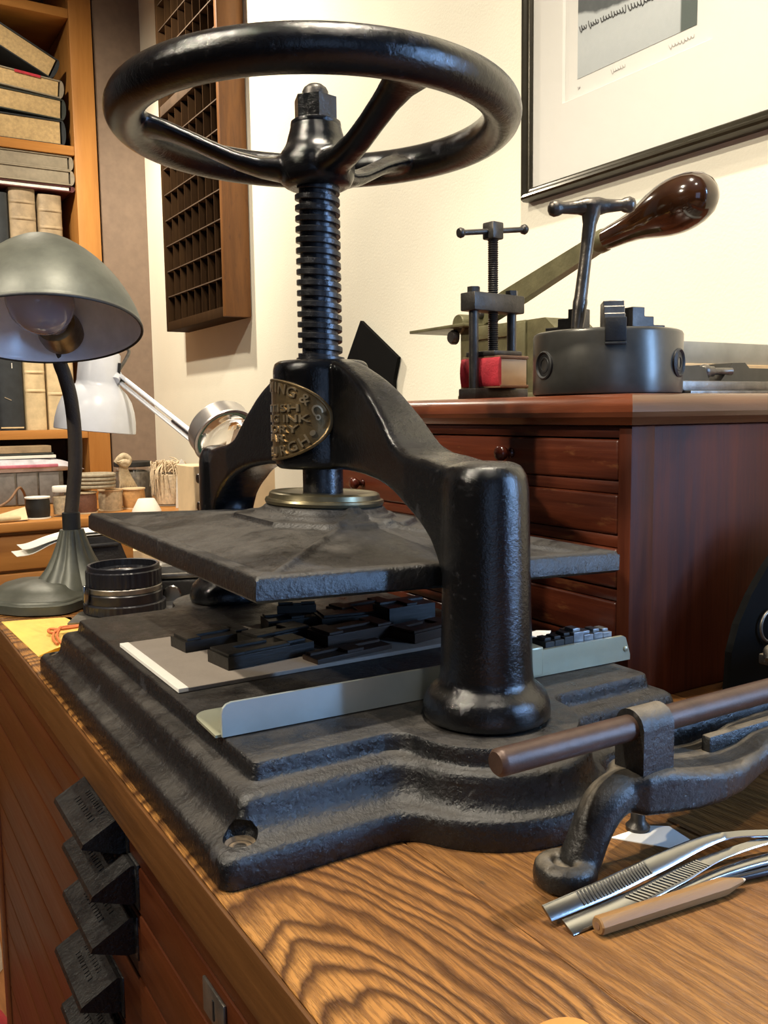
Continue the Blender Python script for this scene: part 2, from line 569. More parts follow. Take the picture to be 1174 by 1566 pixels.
def glass_mat(name, col=(1, 1, 1), rough=0.02, ior=1.45):
    t = NT(name)
    t.set(Base_Color=col, Roughness=rough, IOR=ior)
    t.b.inputs['Transmission Weight'].default_value = 1.0
    return t.m
M_GLASS = glass_mat('clear_glass')
def pane_mat(name, haze=0.0, hazecol=(0.6, 0.6, 0.62)):
    """thin clear sheet: straight-through view plus facing-dependent gloss"""
    t = NT(name)
    tr = t.n('ShaderNodeBsdfTransparent')
    gl = t.n('ShaderNodeBsdfGlossy')
    gl.inputs['Roughness'].default_value = 0.03
    lw = t.n('ShaderNodeLayerWeight')
    f = t.math('MULTIPLY_ADD', t.math('POWER', lw.outputs['Facing'], 4.0), 0.6, 0.04)
    m1 = t.n('ShaderNodeMixShader')
    t.l(f, m1.inputs[0])
    src = tr.outputs[0]
    if haze:
        df = t.n('ShaderNodeBsdfDiffuse')
        df.inputs[0].default_value = (*hazecol, 1)
        m0 = t.n('ShaderNodeMixShader')
        m0.inputs[0].default_value = haze
        t.l(src, m0.inputs[1])
        t.l(df.outputs[0], m0.inputs[2])
        src = m0.outputs[0]
    t.l(src, m1.inputs[1])
    t.l(gl.outputs[0], m1.inputs[2])
    t.l(m1.outputs[0], t.t.nodes['Material Output'].inputs[0])
    return t.m
M_PANE = pane_mat('thin_clear_glass')
M_BULB = pane_mat('dusty_bulb_glass', 0.55, (0.40, 0.37, 0.41))

# ================================================================== SETTING
XW, YB, XL, YF, ZF, ZC = 0.60, 2.62, -2.3, -3.0, -0.90, 1.62
b = new(); bx(b, XL, XW + 0.1, YF, YB + 0.1, ZF - 0.05, ZF)
struct('floor', b, M_FLOOR)
b = new(); bx(b, XL - 0.1, XW + 0.1, YF - 0.1, YB + 0.1, ZC, ZC + 0.05)
struct('ceiling', b, M_CEIL)
b = new(); bx(b, XL - 0.1, XW + 0.1, YB, YB + 0.1, ZF, ZC)
struct('wall_back', b, M_WALL)
b = new(); bx(b, XL - 0.1, XL, YF, YB, ZF, ZC)
struct('wall_left', b, M_DARKW)
b = new()                                   # front wall with an opening added for the blue fill lamp
bx(b, XL - 0.1, -1.85, YF - 0.1, YF, ZF, ZC)
bx(b, -0.65, XW + 0.1, YF - 0.1, YF, ZF, ZC)
bx(b, -1.85, -0.65, YF - 0.1, YF, ZF, -0.45)
bx(b, -1.85, -0.65, YF - 0.1, YF, 0.95, ZC)
struct('wall_front', b, M_DARKW)
b = new()                                   # right wall with a window opening behind the camera's shoulder
WY0, WY1, WZ0, WZ1 = -1.45, -0.85, -0.02, 0.90
bx(b, XW, XW + 0.1, WY1, YB, ZF, ZC)
bx(b, XW, XW + 0.1, YF, WY0, ZF, ZC)
bx(b, XW, XW + 0.1, WY0, WY1, ZF, WZ0)
bx(b, XW, XW + 0.1, WY0, WY1, WZ1, ZC)
struct('wall_right', b, M_WALL)
M_TRIMW = plain('white_window_paint', (0.75, 0.73, 0.68), 0.4, 0, 0.03)
b = new()
for y in (WY0 + 0.015, WY1 - 0.015):
    bx(b, XW + 0.02, XW + 0.06, y - 0.015, y + 0.015, WZ0, WZ1)
for z in (WZ0 + 0.015, WZ1 - 0.015, (WZ0 + WZ1) / 2):
    bx(b, XW + 0.022, XW + 0.058, WY0 + 0.03, WY1 - 0.03, z - 0.015, z + 0.015)
struct('window_1', b, M_TRIMW)
b = new()
for x in (-1.835, -1.25, -0.665):
    bx(b, x - 0.015, x + 0.015, YF - 0.05, YF - 0.01, -0.45, 0.95)
for z in (-0.435, 0.935):
    bx(b, -1.82, -0.68, YF - 0.048, YF - 0.012, z - 0.015, z + 0.015)
struct('fill_window', b, M_TRIMW)  # unseen window frame added to go with the rear fill lamp
b = new(); bx(b, 0.462, XW, 2.285, 2.30, -0.06, ZC)      # strip painted brown as the shade in the gap between bookcase and wall
struct('shade_strip_1', b, M_STRIP)

# ================================================================== OAK TYPE CABINET AND WORKTOP
DX0, DX1, DY0, DY1, TH = -0.147, 0.597, -0.72, 0.545, 0.026
wt = thing('oak_worktop', 'thick scarred oak worktop with bold cathedral grain under the iron press', 'worktop', (0.22, -0.1, -TH))
bd = [(DX0 + 0.0023, -0.0595), (-0.0591, 0.052), (0.0526, 0.20), (0.2006, 0.40), (0.4006, DX1)]
mats = [oak_board('oak_cathedral', -0.132 - 0.22, -0.312 + 0.1, 0.0056, 0.0160, 1.7), oak_board('oak_straight', 0.0, 0, 0.0075, 0.2, 4.1, True, (0.26, 0.118, 0.031), (0.10, 0.040, 0.010), 0.65),
        oak_board('oak_straight_2', 0.1, 0, 0.0080, 0.2, 9.3, True, (0.24, 0.108, 0.028), (0.10, 0.04, 0.010), 0.6), M_EDGE, M_EDGE]
for (a, c), m in zip(bd, mats):
    b = new(); bx(b, a, c, DY0, DY1, -TH, 0, 0.0005, 1)
    obj('board', b, m, wt)
b = new(); bx(b, DX0, DX0 + 0.0021, DY0, DY1, -TH, -0.0002, 0.0009, 2)
obj('edge_strip', b, M_EDGE, wt)
b = new(); lathe(b, [(0, 0.0), (0.0078, 0.0), (0.0078, 0.00015), (0, 0.00015)], 24, Matrix.Scale(1.5, 4, (1, 0, 0)), (-0.087, -0.3135, 0))
obj('plug', b, M_SHELFX, wt, label='pale oval wooden plug let into the top')

cab = thing('type_cabinet', 'reddish oak type cabinet with narrow drawers under the worktop', 'cabinet', (0.22, -0.1, ZF))
CX = -0.137
b = new(); bx(b, CX + 0.014, DX1, DY0 + 0.02, DY1 - 0.02, ZF, -TH)
obj('carcass', b, M_DESKD, cab)
b = new()
bx(b, CX - 0.002, CX + 0.014, DY0 + 0.02, DY0 + 0.05, ZF, -TH, 0.001)
obj('stile', b, M_DESKD, cab)
b = new()
bx(b, CX - 0.002, CX + 0.014, 0.485, DY1 - 0.02, ZF, -TH, 0.001)
obj('stile', b, M_DESKD, cab)
zs = [-0.0275, -0.0505, -0.0785, -0.117, -0.166, -0.212, -0.258, -0.304, -0.35, -0.42, -0.50, -0.58, -0.66, -0.74, -0.82, -0.895]
M_PULL = iron('black_pull_iron', (0.006, 0.006, 0.0065), (0.03, 0.027, 0.024), 0.30, 0.4)
pulls = [(-0.026, 0.045, -0.0300), (-0.042, 0.028, -0.0515), (-0.036, 0.034, -0.0835), (0.000, 0.070, -0.1385), (-0.010, 0.060, -0.1710), (-0.02, 0.05, -0.22)]
def pull_bm(y0, y1, zt):
    b = new()
    xs = CX
    # side section: flange on the drawer, sloping label face out to the nose, undercut back
    sec = [(xs + 0.0, zt), (xs - 0.004, zt + 0.0005), (xs - 0.0245, zt - 0.0105), (xs - 0.0255, zt - 0.0130), (xs - 0.006, zt - 0.0205), (xs + 0.0, zt - 0.0205)]
    r0 = [Vector((x, y0, z)) for x, z in sec]
    r1 = [Vector((x, y1, z)) for x, z in sec]
    loft(b, [r0, r1])
    bevel_all(b, 0.0009, 2)
    bx(b, xs - 0.0022, xs, y0 - 0.004, y1 + 0.004, zt - 0.0235, zt + 0.002, 0.0009, 2)
    return b
for i, (z0, z1) in enumerate(zip(zs, zs[1:])):
    b = new(); bx(b, CX - 0.001, CX + 0.016, DY0 + 0.052, 0.483, z1 + 0.0007, z0 - 0.0007, 0.0012, 2)
    d = obj('drawer', b, M_DESKD, cab)
    if i < len(pulls):
        y0, y1, zt = pulls[i]
        p = obj('pull', pull_bm(y0, y1, zt), M_PULL, d, 30, 'black cast-iron drawer pull with a worn label face')
        b = new()                            # worn raised casting marks on the label face
        n = Vector((-0.0105, 0, 0.0205)).normalized()
        along = Vector((-0.0205, 0, -0.0105)).normalized()
        o0 = Vector((CX - 0.004, 0, zt + 0.0005))
        rnd = random.Random(i)
        for q in (0.30, 0.58):
            y = y0 + 0.018
            while y < y1 - 0.018:
                ln = rnd.uniform(0.0016, 0.0032)
                c = o0 + along * (0.0225 * q) + Vector((0, y, 0))
                M = Matrix((Vector((0, 1, 0)), along, n)).transposed().to_4x4()
                box(b, c, (ln, 0.0030, 0.0008), M)
                y += ln + 0.0012
        obj('raised_marks', b, M_PULL, d, 0)['kind'] = 'stuff'
    if i == 1:
        b = new()
        bx(b, CX - 0.0026, CX - 0.001, -0.171, -0.146, -0.071, -0.055, 0.0006)
        e = obj('lock_plate', b, M_STEELG, d, label='small worn steel lock plate')
        b = new(); bx(b, CX - 0.0030, CX - 0.0020, -0.1600, -0.1585, -0.0680, -0.0590)
        obj('keyhole', b, M_BLACK, d, 0)

# ================================================================== THE PRESS
press = thing('nipping_press', 'large black cast-iron nipping press with handwheel on the oak worktop', 'press', (0, 0, 0.0002))
ECY = 0.166
def outline(hx, hy, rc, re, rf):
    def half():
        P = []
        for k in range(7):
            a = pi + (pi / 2) * k / 6
            P.append((-hx + rc + rc * cos(a), -hy + rc + rc * sin(a)))
        dy = -ECY + hy + rf                 # ear centre relative to fillet centre (y)
        dx = sqrt((re + rf) ** 2 - dy ** 2)
        a1 = atan2(dy - 0, dx) if True else 0
        fc = (-dx, -hy - rf)
        ang = atan2(-ECY - fc[1], dx)
        x0, x1 = -hx + rc, -dx
        for k in range(1, 7):
            P.append((x0 + (x1 - x0) * k / 7, -hy))
        for k in range(13):
            a = pi / 2 + (ang - pi / 2) * k / 12
            P.append((fc[0] + rf * cos(a), fc[1] + rf * sin(a)))
        s = atan2(fc[1] + ECY, fc[0])
        if s > 0:
            s -= 2 * pi
        e = -pi - s
        for k in range(1, 32):
            a = s + (e - s) * k / 32
            P.append((re * cos(a), -ECY + re * sin(a)))
        left = P[:7 + 6 + 13]
        P += [(-x, y) for x, y in left[::-1]]
        return P
    h = half()
    return h + [(-x, -y) for x, y in h]
bed = outline(0.1171, 0.1585, 0.003, 0.0435, 0.012)
pli = outline(0.1422, 0.1836, 0.006, 0.058, 0.016)
prof = [(0.99, 0.0), (1.02, 0.0012), (1.02, 0.0100), (0.985, 0.0125), (0.93, 0.0138), (0.84, 0.0145), (0.74, 0.0152), (0.64, 0.0168), (0.55, 0.0196), (0.50, 0.0230), (0.475, 0.0262),
        (0.44, 0.0290), (0.36, 0.0306), (0.25, 0.0314), (0.14, 0.0318), (0.095, 0.0326), (0.075, 0.0345), (0.06, 0.0372), (0.035, 0.0397), (0.0, 0.0404)]
b = new()
rings = [[Vector((bp[0] + (pp[0] - bp[0]) * t, bp[1] + (pp[1] - bp[1]) * t, z)) for bp, pp in zip(bed, pli)] for t, z in prof]
loft(b, rings)
base_o = obj('base', b, M_IRON_B, press, 40)
b = new()
for sx in (-1, 1):
    for sy in (-1, 1):
        lathe(b, [(0, 0.0118), (0.0052, 0.0118), (0.0072, 0.0150), (0.0074, 0.0180), (0.0050, 0.0215), (0, 0.0225)], 28, None, (sx * 0.1302, sy * 0.1716, 0))
cutter = obj('cutter', b, M_IRON_B, None, 0)
cutter.location = press.location
mod = base_o.modifiers.new('holes', 'BOOLEAN')
mod.operation = 'DIFFERENCE'
mod.solver = 'EXACT'
mod.object = cutter
dg = bpy.context.evaluated_depsgraph_get()
me = bpy.data.meshes.new_from_object(base_o.evaluated_get(dg))
base_o.modifiers.clear()
base_o.data = me
base_o.data.set_sharp_from_angle(angle=radians(40))
bpy.data.objects.remove(cutter)
for sx in (-1, 1):
    for sy in (-1, 1):
        b = new()
        lathe(b, [(0.0068, 0.01445), (0.0050, 0.0119), (0.0030, 0.0124), (0.0022, 0.0116), (0, 0.0116)], 28, None, (sx * 0.1302, sy * 0.1716, 0.0), None, 'open')
        obj('bolt_hole', b, [M_RUST], press, 50, 'dished screw hole on a corner of the base')

# bridge: arched beam, centre boss and two columns cast in one
def lerp_tab(tab, x):
    for (x0, y0), (x1, y1) in zip(tab, tab[1:]):
        if x <= x1:
            t = (x - x0) / (x1 - x0)
            return y0 + (y1 - y0) * t
    return tab[-1][1]
TOP = [(0, 0.2190), (0.027, 0.2186), (0.041, 0.2155), (0.048, 0.2125), (0.057, 0.2085), (0.066, 0.2040), (0.0747, 0.1985), (0.0885, 0.1880), (0.094, 0.1835), (0.0994, 0.1785), (0.104, 0.1740), (0.110, 0.1695), (0.120, 0.1658), (0.137, 0.1640), (0.1527, 0.1614), (0.166, 0.1585), (0.175, 0.155)]
BOT = [(0, 0.1535), (0.048, 0.1532), (0.0685, 0.1520), (0.086, 0.1500), (0.10, 0.1470), (0.1117, 0.1430), (0.122, 0.1380), (0.134, 0.1310), (0.143, 0.1235), (0.150, 0.1130), (0.156, 0.10), (0.175, 0.10)]
def rrect(cx, cz, hx, hz, r, y, n=6):
    P = []
    for qx, qz, a0 in ((1, 1, 0), (-1, 1, pi / 2), (-1, -1, pi), (1, -1, 3 * pi / 2)):
        for k in range(n):
            a = a0 + (pi / 2) * k / (n - 1)
            P.append(Vector((cx + qx * (hx - r) + r * cos(a), y, cz + qz * (hz - r) + r * sin(a))))
    return P
b = new()
rs = []
N = 60
for i in range(N + 1):
    y = -0.172 + 0.344 * i / N
    ay = abs(y)
    zt, zb = lerp_tab(TOP, ay), lerp_tab(BOT, ay)
    hx = 0.008 + 0.009 * min(1, max(0, (ay - 0.035) / 0.085))
    rs.append(rrect(0, (zt + zb) / 2, hx, (zt - zb) / 2, 0.0042, y))
loft(b, rs)
lathe(b, [(0, 0.1530), (0.0268, 0.1530), (0.0292, 0.1555), (0.0296, 0.160), (0.0296, 0.2135), (0.0285, 0.2172), (0.0255, 0.2188), (0, 0.2188)], 48)
for sy in (-1, 1):
    lathe(b, [(0, 0.0412), (0.0298, 0.0412), (0.0307, 0.0425), (0.0308, 0.0450), (0.0302, 0.0495), (0.0285, 0.0535), (0.0258, 0.0560), (0.0235, 0.0578), (0.0224, 0.0605),
              (0.0220, 0.068), (0.0214, 0.09), (0.0208, 0.115), (0.0203, 0.140), (0.0200, 0.150), (0.0190, 0.1565), (0.0165, 0.1610), (0.012, 0.1630), (0, 0.1635)], 48, None, (0, sy * 0.166, 0))
b = remeshed(b, 0.0013, 5)
obj('bridge', b, M_IRON_G, press, 0)
for p in COL.objects[-1].data.polygons:
    p.use_smooth = True

# screw with square thread
b = new()
lathe(b, [(0, 0.215), (0.0112, 0.215), (0.0112, 0.322), (0, 0.322)], 32)
lathe(b, [(0.0112, 0.2187), (0.0150, 0.2187), (0.0148, 0.2207), (0.0128, 0.2212), (0.0112, 0.2212)], 40)
PT = 0.0063
turns = 16.5
per = 40
rg = []
for i in range(int(turns * per) + 1):
    a = 2 * pi * i / per
    z = 0.2185 + PT * i / per
    r0, r1, hh = 0.0108, 0.0137, 0.00175
    c, s = cos(-a), sin(-a)
    rg.append([Vector((r0 * c, r0 * s, z - hh)), Vector(((r1 - 0.0004) * c, (r1 - 0.0004) * s, z - hh)), Vector((r1 * c, r1 * s, z - hh + 0.0004)),
               Vector((r1 * c, r1 * s, z + hh - 0.0004)), Vector(((r1 - 0.0004) * c, (r1 - 0.0004) * s, z + hh)), Vector((r0 * c, r0 * s, z + hh))])
loft(b, rg)
obj('screw', b, M_SCREW, press, 40)
b = new()
lathe(b, [(0, 0.126), (0.0136, 0.126), (0.0136, 0.131), (0.0126, 0.132), (0.0126, 0.156), (0, 0.156)], 40)
obj('spindle', b, M_SCREW, press, 40)

# handwheel: rim, three S-curved spokes and hub
ZW, RW = 0.3606, 0.1112
b = new()
tube(b, [(RW * cos(2 * pi * i / 96), RW * sin(2 * pi * i / 96), ZW) for i in range(96)], 0.0117, 20, closed=True)
lathe(b, [(0, 0.3215), (0.0165, 0.3215), (0.0205, 0.3235), (0.0228, 0.3280), (0.0232, 0.3340), (0.0226, 0.3390), (0.0212, 0.3425), (0.0192, 0.3450), (0.0178, 0.3480), (0.0172, 0.3510), (0.0160, 0.3545), (0.0150, 0.3590), (0, 0.3590)], 48)
for deg in (-88, 30, 152):
    a = radians(deg)
    d = Vector((cos(a), sin(a), 0)); s = Vector((-sin(a), cos(a), 0))
    st = [(0.010, 0.333, 0.0125, 0.0085), (0.022, 0.3335, 0.0115, 0.0075), (0.034, 0.3345, 0.0098, 0.0062), (0.048, 0.3385, 0.0088, 0.0056), (0.062, 0.3445, 0.0086, 0.0054), (0.076, 0.3508, 0.0092, 0.0054), (0.088, 0.3555, 0.0110, 0.0058), (0.098, 0.3585, 0.0150, 0.0066), (0.106, 0.3602, 0.0200, 0.0078), (0.112, 0.3606, 0.0215, 0.0080)]
    rr = []
    for j, (r, z, hw, ht) in enumerate(st):
        ring = []
        for k in range(20):
            t = 2 * pi * k / 20
            # a raised rib along the upper side makes the section keeled
            cc = abs(cos(t)) ** 0.8 * (1 if cos(t) >= 0 else -1)
            ss = sin(t)
            zz = ht * ss
            if ss > 0:
                zz = ht * (ss ** 0.8) * (1.0 - 0.30 * (1 - abs(cos(t)) ** 2 * 0.0)) + ht * 0.30 * max(0, 1 - abs(cos(t)) * 2.2)
            ring.append(d * r + s * (hw * cc) + Vector((0, 0, z + zz)))
        rr.append(ring)
    loft(b, rr)
b = remeshed(b, 0.0012, 6)
obj('handwheel', b, M_IRON_G, press, 0)
for p in COL.objects[-1].data.polygons:
    p.use_smooth = True
b = new()
prism(b, [(0.0134 * cos(radians(60 * i + 12)), 0.0134 * sin(radians(60 * i + 12))) for i in range(6)], 0.3590, 0.3740)
bevel_all(b, 0.0012, 2)
lathe(b, [(0, 0.3570), (0.0150, 0.3570), (0.0153, 0.3585), (0.0150, 0.3602), (0.0138, 0.3610), (0, 0.3610)], 40)
obj('hex_nut', b, M_IRON_G, press, 30)
b = new()
lathe(b, [(0, 0.372), (0.0078, 0.372), (0.0078, 0.3780), (0.0068, 0.3800), (0.0045, 0.3818), (0, 0.3822)], 32)
obj('screw_end', b, M_STEELD, press, 40)

# platen: raised edge, sunk panels with corner ribs, stepped mount
HX, HY = 0.110, 0.145
PZ, PTH = 0.1136, 0.0122
PM = T(Vector((0, 0, PZ))) @ RZ(0.0072) @ RX(0.0083) @ RY(0.0402)
def plz(x, y):
    s = max(abs(x) / HX, abs(y) / HY)
    # distance from the edge
    e = min(HX - abs(x), HY - abs(y))
    if e < 0.0022:
        z = -0.0020 * (1 - e / 0.0022) ** 2
    elif e < 0.008:
        z = 0.0
    elif e < 0.016:
        z = -0.0030 * sin((e - 0.008) / 0.008 * pi / 2)
    else:
        # roof slope up to the mount
        rx = min((HX - 0.016 - abs(x)) / (HX - 0.016 - 0.048), (HY - 0.016 - abs(y)) / (HY - 0.016 - 0.052))
        rx = max(0, min(1, rx))
        z = -0.0030 + 0.0098 * rx
    # ribs from the corners
    da = abs(abs(x) - (abs(y) - (HY - HX)) * 1.0)
    if e >= 0.004 and abs(y) > HY - HX:
        k = max(0, 1 - da / 0.0055)
        z += 0.0020 * min(1, (e - 0.004) / 0.01) * (k * k * (3 - 2 * k))
    # stepped rectangular mount with cut corners
    m1 = max(abs(x) / 0.048, abs(y) / 0.052, (abs(x) + abs(y)) / 0.078)
    if m1 < 1.06:
        k = min(1, max(0, (1.06 - m1) / 0.06)); z += 0.0030 * k * k * (3 - 2 * k)
    r = hypot(x, y)
    if r < 0.0455:
        k = min(1, max(0, (0.0455 - r) / 0.003)); z += 0.0024 * k * k * (3 - 2 * k)
    if r < 0.0412:
        k = min(1, max(0, (0.0412 - r) / 0.005)); z += 0.0040 * k * k * (3 - 2 * k)
    return z
b = new()
NX, NY = 150, 196
def spread(i, n, h):
    t = 2 * i / n - 1
    return h * t
xs_ = [spread(i, NX, HX) for i in range(NX + 1)]
ys_ = [spread(i, NY, HY) for i in range(NY + 1)]
V = [[b.verts.new((x, y, plz(x, y))) for y in ys_] for x in xs_]
for i in range(NX):
    for j in range(NY):
        b.faces.new((V[i][j], V[i + 1][j], V[i + 1][j + 1], V[i][j + 1]))
rim_ = [V[i][0] for i in range(NX + 1)] + [V[NX][j] for j in range(1, NY + 1)] + [V[i][NY] for i in range(NX - 1, -1, -1)] + [V[0][j] for j in range(NY - 1, 0, -1)]
low1 = [b.verts.new((v.co.x, v.co.y, -PTH + 0.0015)) for v in rim_]
low2 = [b.verts.new((v.co.x * 0.985, v.co.y * 0.989, -PTH)) for v in rim_]
for A, B_ in ((rim_, low1), (low1, low2)):
    for i in range(len(A)):
        j = (i + 1) % len(A)
        b.faces.new((A[i], B_[i], B_[j], A[j]))
b.faces.new(low2)
bmesh.ops.transform(b, matrix=PM, verts=b.verts)
obj('platen', b, M_IRON_P, press, 45)
b = new()
lathe(b, [(0, 0.0108), (0.0335, 0.0108), (0.0352, 0.0118), (0.0356, 0.0128), (0.0368, 0.0132), (0.0374, 0.0150), (0.0368, 0.0164), (0.0352, 0.0168), (0.0348, 0.0182), (0.0345, 0.0196), (0.0330, 0.0206), (0.0312, 0.0208), (0.0300, 0.0202), (0.014, 0.0202), (0, 0.0202)], 72, PM @ T((0, 0, 0.0038)))
obj('collar_ring', b, M_BRASSG, press, 30, 'dull brass collar ring on the platen')

# oval maker's plate wrapped round the boss
RB, PCZ, TH0 = 0.0298, 0.183, radians(162)
PA, PB = 0.0490, 0.0250
def wrap(s, z, h):
    th = TH0 + s / RB
    return Vector(((RB + h) * cos(th), (RB + h) * sin(th), PCZ + z))
b = new()
ns, nr = 72, 14
def plate_ring(k, h):
    return [wrap(PA * k * sin(2 * pi * i / ns), PB * k * cos(2 * pi * i / ns), h) for i in range(ns)]
rg = [plate_ring(1.0, -0.001), plate_ring(1.0, 0.0012), plate_ring(0.985, 0.0016), plate_ring(0.955, 0.0016), plate_ring(0.94, 0.0009)]
for k in range(1, nr):
    rg.append(plate_ring(0.94 * (1 - k / nr), 0.0009))
vs = loft(b, rg, False)
last = vs[-ns:]
b.faces.new(last)
plq = obj('maker_plate', b, M_BRASS, press, 40, 'oval brass plate with raised lettering round the centre boss')
letters = new()
def put_text(s, size, place):
    """place maps flat (x, y) -> (s, z)"""
    t = text_bm(s, size, 0.0005, 0.00010)
    bmesh.ops.subdivide_edges(t, edges=[e for e in t.edges if e.calc_length() > 0.002], cuts=2)
    for v in t.verts:
        ss, zz = place(v.co.x, v.co.y)
        v.co = wrap(ss, zz, 0.0009 + (v.co.z + 0.00045) * 1.0)
    join(letters, t)
for s, z, half in (('SCOTTISH', 0.0068, 0.0290), ('PRINTING INK', 0.0006, 0.0350), ('FACTORY', -0.0056, 0.0280), ('NEAR', -0.0110, 0.0190)):
    t = text_bm(s, 0.0064, 0.0003)
    wmax = max(abs(v.co.x) for v in t.verts)
    t.free()
    put_text(s, 0.0064, lambda x, y, z=z, k=half / wmax: (x * k, z + y * 0.98))
AI, BI = 0.0405, 0.0200
def arc(ch, deg, top, size=0.0084):
    t = radians(deg)
    if top:
        cs, cz = AI * sin(t), BI * cos(t)
        tx, tz = AI * cos(t), -BI * sin(t)
    else:
        cs, cz = AI * sin(t), -BI * cos(t)
        tx, tz = AI * cos(t), BI * sin(t)
    L = hypot(tx, tz)
    tx, tz = tx / L, tz / L
    put_text(ch, size, lambda x, y: (cs + x * 1.15 * tx - y * tz, cz + x * 1.15 * tz + y * tx))
for ch, d in (('A', -60), ('.', -53), ('B', -44), ('.', -37), ('F', -26), ('L', -17), ('E', -7), ('M', 5.5), ('I', 15), ('N', 24), ('G', 36), ('&', 53)):
    arc(ch, d, True)
arc('C', 74, True)
arc('o', 86, True, 0.0060)
for ch, d in zip('EDINBURGH', (-54, -40, -29, -18, -4, 11, 24, 36.5, 51)):
    arc(ch, d, False)
arc('\u2022', 66, False, 0.012)
obj('raised_lettering', letters, M_BRASSL, plq, 40)

# ================================================================== MAHOGANY CHEST ON THE WORKTOP
KX, KY0, KY1, KX1, KT = 0.157, -0.1077, 0.339, 0.590, 0.1964
ch = thing('drawer_chest', 'low mahogany chest of drawers with round knobs standing on the worktop', 'chest', (0.37, 0.12, 0.0))
KU = 0.1765                                   # underside of the moulded top
b = new()
bx(b, KX + 0.003, KX1, KY0, KY0 + 0.010, 0, KU, 0.001)
obj('side_panel', b, M_MAHOG, ch)
b = new()
bx(b, KX + 0.003, KX1, KY1 - 0.010, KY1, 0, KU, 0.001)
obj('side_panel', b, M_MAHOG, ch)
b = new(); bx(b, KX + 0.02, KX1, KY0 + 0.0101, KY1 - 0.0101, 0, KU)
obj('carcass', b, M_MAHOG, ch)
for y0, y1 in ((KY0, KY0 + 0.0105), (KY1 - 0.0105, KY1)):
    b = new(); bx(b, KX, KX + 0.0205, y0 - 0.0003, y1, 0, KU, 0.0008)
    obj('stile', b, M_MAHOG, ch)
tops = [0.1684, 0.1339, 0.0994, 0.0649, 0.0304]
for z in (KU, 0.1417, 0.1072, 0.0727, 0.0382):
    b = new(); bx(b, KX + 0.002, KX + 0.021, KY0 + 0.0107, KY1 - 0.0107, z - 0.0078 if z < 0.17 else 0.1690, z, 0.0008)
    obj('rail', b, M_MAHOGY, ch)
KN = [(0, 0), (0.0048, 0), (0.0052, 0.0015), (0.0038, 0.0030), (0.0034, 0.0050), (0.0040, 0.0070), (0.0062, 0.0090), (0.0076, 0.0118), (0.0078, 0.0140), (0.0068, 0.0165), (0.0045, 0.0180), (0, 0.0186)]
for z in tops:
    b = new(); bx(b, KX + 0.0005, KX + 0.022, KY0 + 0.0112, KY1 - 0.0112, z - 0.0262, z - 0.0004, 0.0020, 3)
    d = obj('drawer', b, M_MAHOGY, ch)
    for y in (0.0077, 0.2233):
        b = new(); lathe(b, KN, 28, T((KX + 0.0005, y, z - 0.0118)) @ RY(-pi / 2) @ Matrix.Scale(0.74, 4))
        obj('knob', b, M_KNOBM, d, 50)
# moulded top: bullnose edge swept round the front and the near side
def top_slab():
    b = new()
    prof_ = [(0.0, KU + 0.0002), (0.0036, 0.1772), (0.0052, 0.1796), (0.0079, 0.1820), (0.0092, 0.1851), (0.0088, 0.1887), (0.0072, 0.1919), (0.0040, 0.1949), (0.0, KT)]
    rings_ = []
    for d, z in prof_:
        x0, x1, y0, y1 = KX - d, KX1, KY0 - d, KY1 + d
        rings_.append([Vector((x0, y0, z)), Vector((x1, y0, z)), Vector((x1, y1, z)), Vector((x0, y1, z))])
    loft(b, rings_)
    return b
tp = obj('top', top_slab(), [M_MAHOGT, M_MAHOGX], ch, 25)
for p in tp.data.polygons:
    if abs(p.normal.y) > 0.2 and p.normal.y < 0 and abs(p.normal.y) > abs(p.normal.x):
        p.material_index = 1

# ------------------------------------------------------------------ lathe chuck with its T-handled key
CC = Vector((0.262, 0.0185, KT))
R = 0.0572
chuck = thing('lathe_chuck', 'round blued steel lathe chuck with stepped jaws on the chest corner', 'chuck', CC)
b = new()
lathe(b, [(0, 0.0001), (R - 0.003, 0.0001), (R - 0.0005, 0.0015), (R, 0.0030), (R, 0.0460), (R - 0.0010, 0.0480), (R - 0.003, 0.0490), (0.016, 0.0490), (0.016, 0.040), (0, 0.040)], 96, None, CC)
obj('body', b, M_CHUCK, chuck, 30)
cam_dir = atan2(-0.5011 - CC.y, -0.2599 - CC.x)       # direction of the press end of the bench
for k in range(3):
    a = cam_dir + radians(6) + 2 * pi * k / 3
    M = T(CC) @ RZ(a)
    b = new()
    # slot insert showing at the rim, and the stepped jaw standing on the face
    pts = [(0.018, 0.044), (0.018, 0.0690), (0.030, 0.0690), (0.030, 0.0620), (0.039, 0.0620), (0.039, 0.0555), (0.050, 0.0555), (0.050, 0.0500), (R + 0.0004, 0.0500), (R + 0.0004, 0.036), (0.030, 0.036)]
    if k == 0:
        pts = [(0.020, 0.044), (0.020, 0.0690), (0.043, 0.0690), (0.043, 0.0645), (0.047, 0.0645), (0.047, 0.0590), (0.051, 0.0590), (0.051, 0.0535), (R - 0.008, 0.0535), (R - 0.008, 0.044)]
    r0 = [Vector((x, -0.0075, z)) for x, z in pts]
    r1 = [Vector((x, 0.0075, z)) for x, z in pts]
    vs = loft(b, [r0, r1])
    xf(b, vs, M)
    bevel_all(b, 0.0005, 1)
    obj('jaw', b, M_STEELD if k else M_STEELG, chuck, 30)
    if k == 0:
        b = new()
        vs = bx(b, R - 0.009, R + 0.0014, -0.0075, 0.0075, 0.0385, 0.0555, 0.0006)
        vs += bx(b, R - 0.009, R + 0.0022, -0.0075, 0.0075, 0.0360, 0.0378, 0.0004)
        xf(b, list(b.verts), M)
        obj('jaw_slide', b, M_BLACK, chuck, 30)
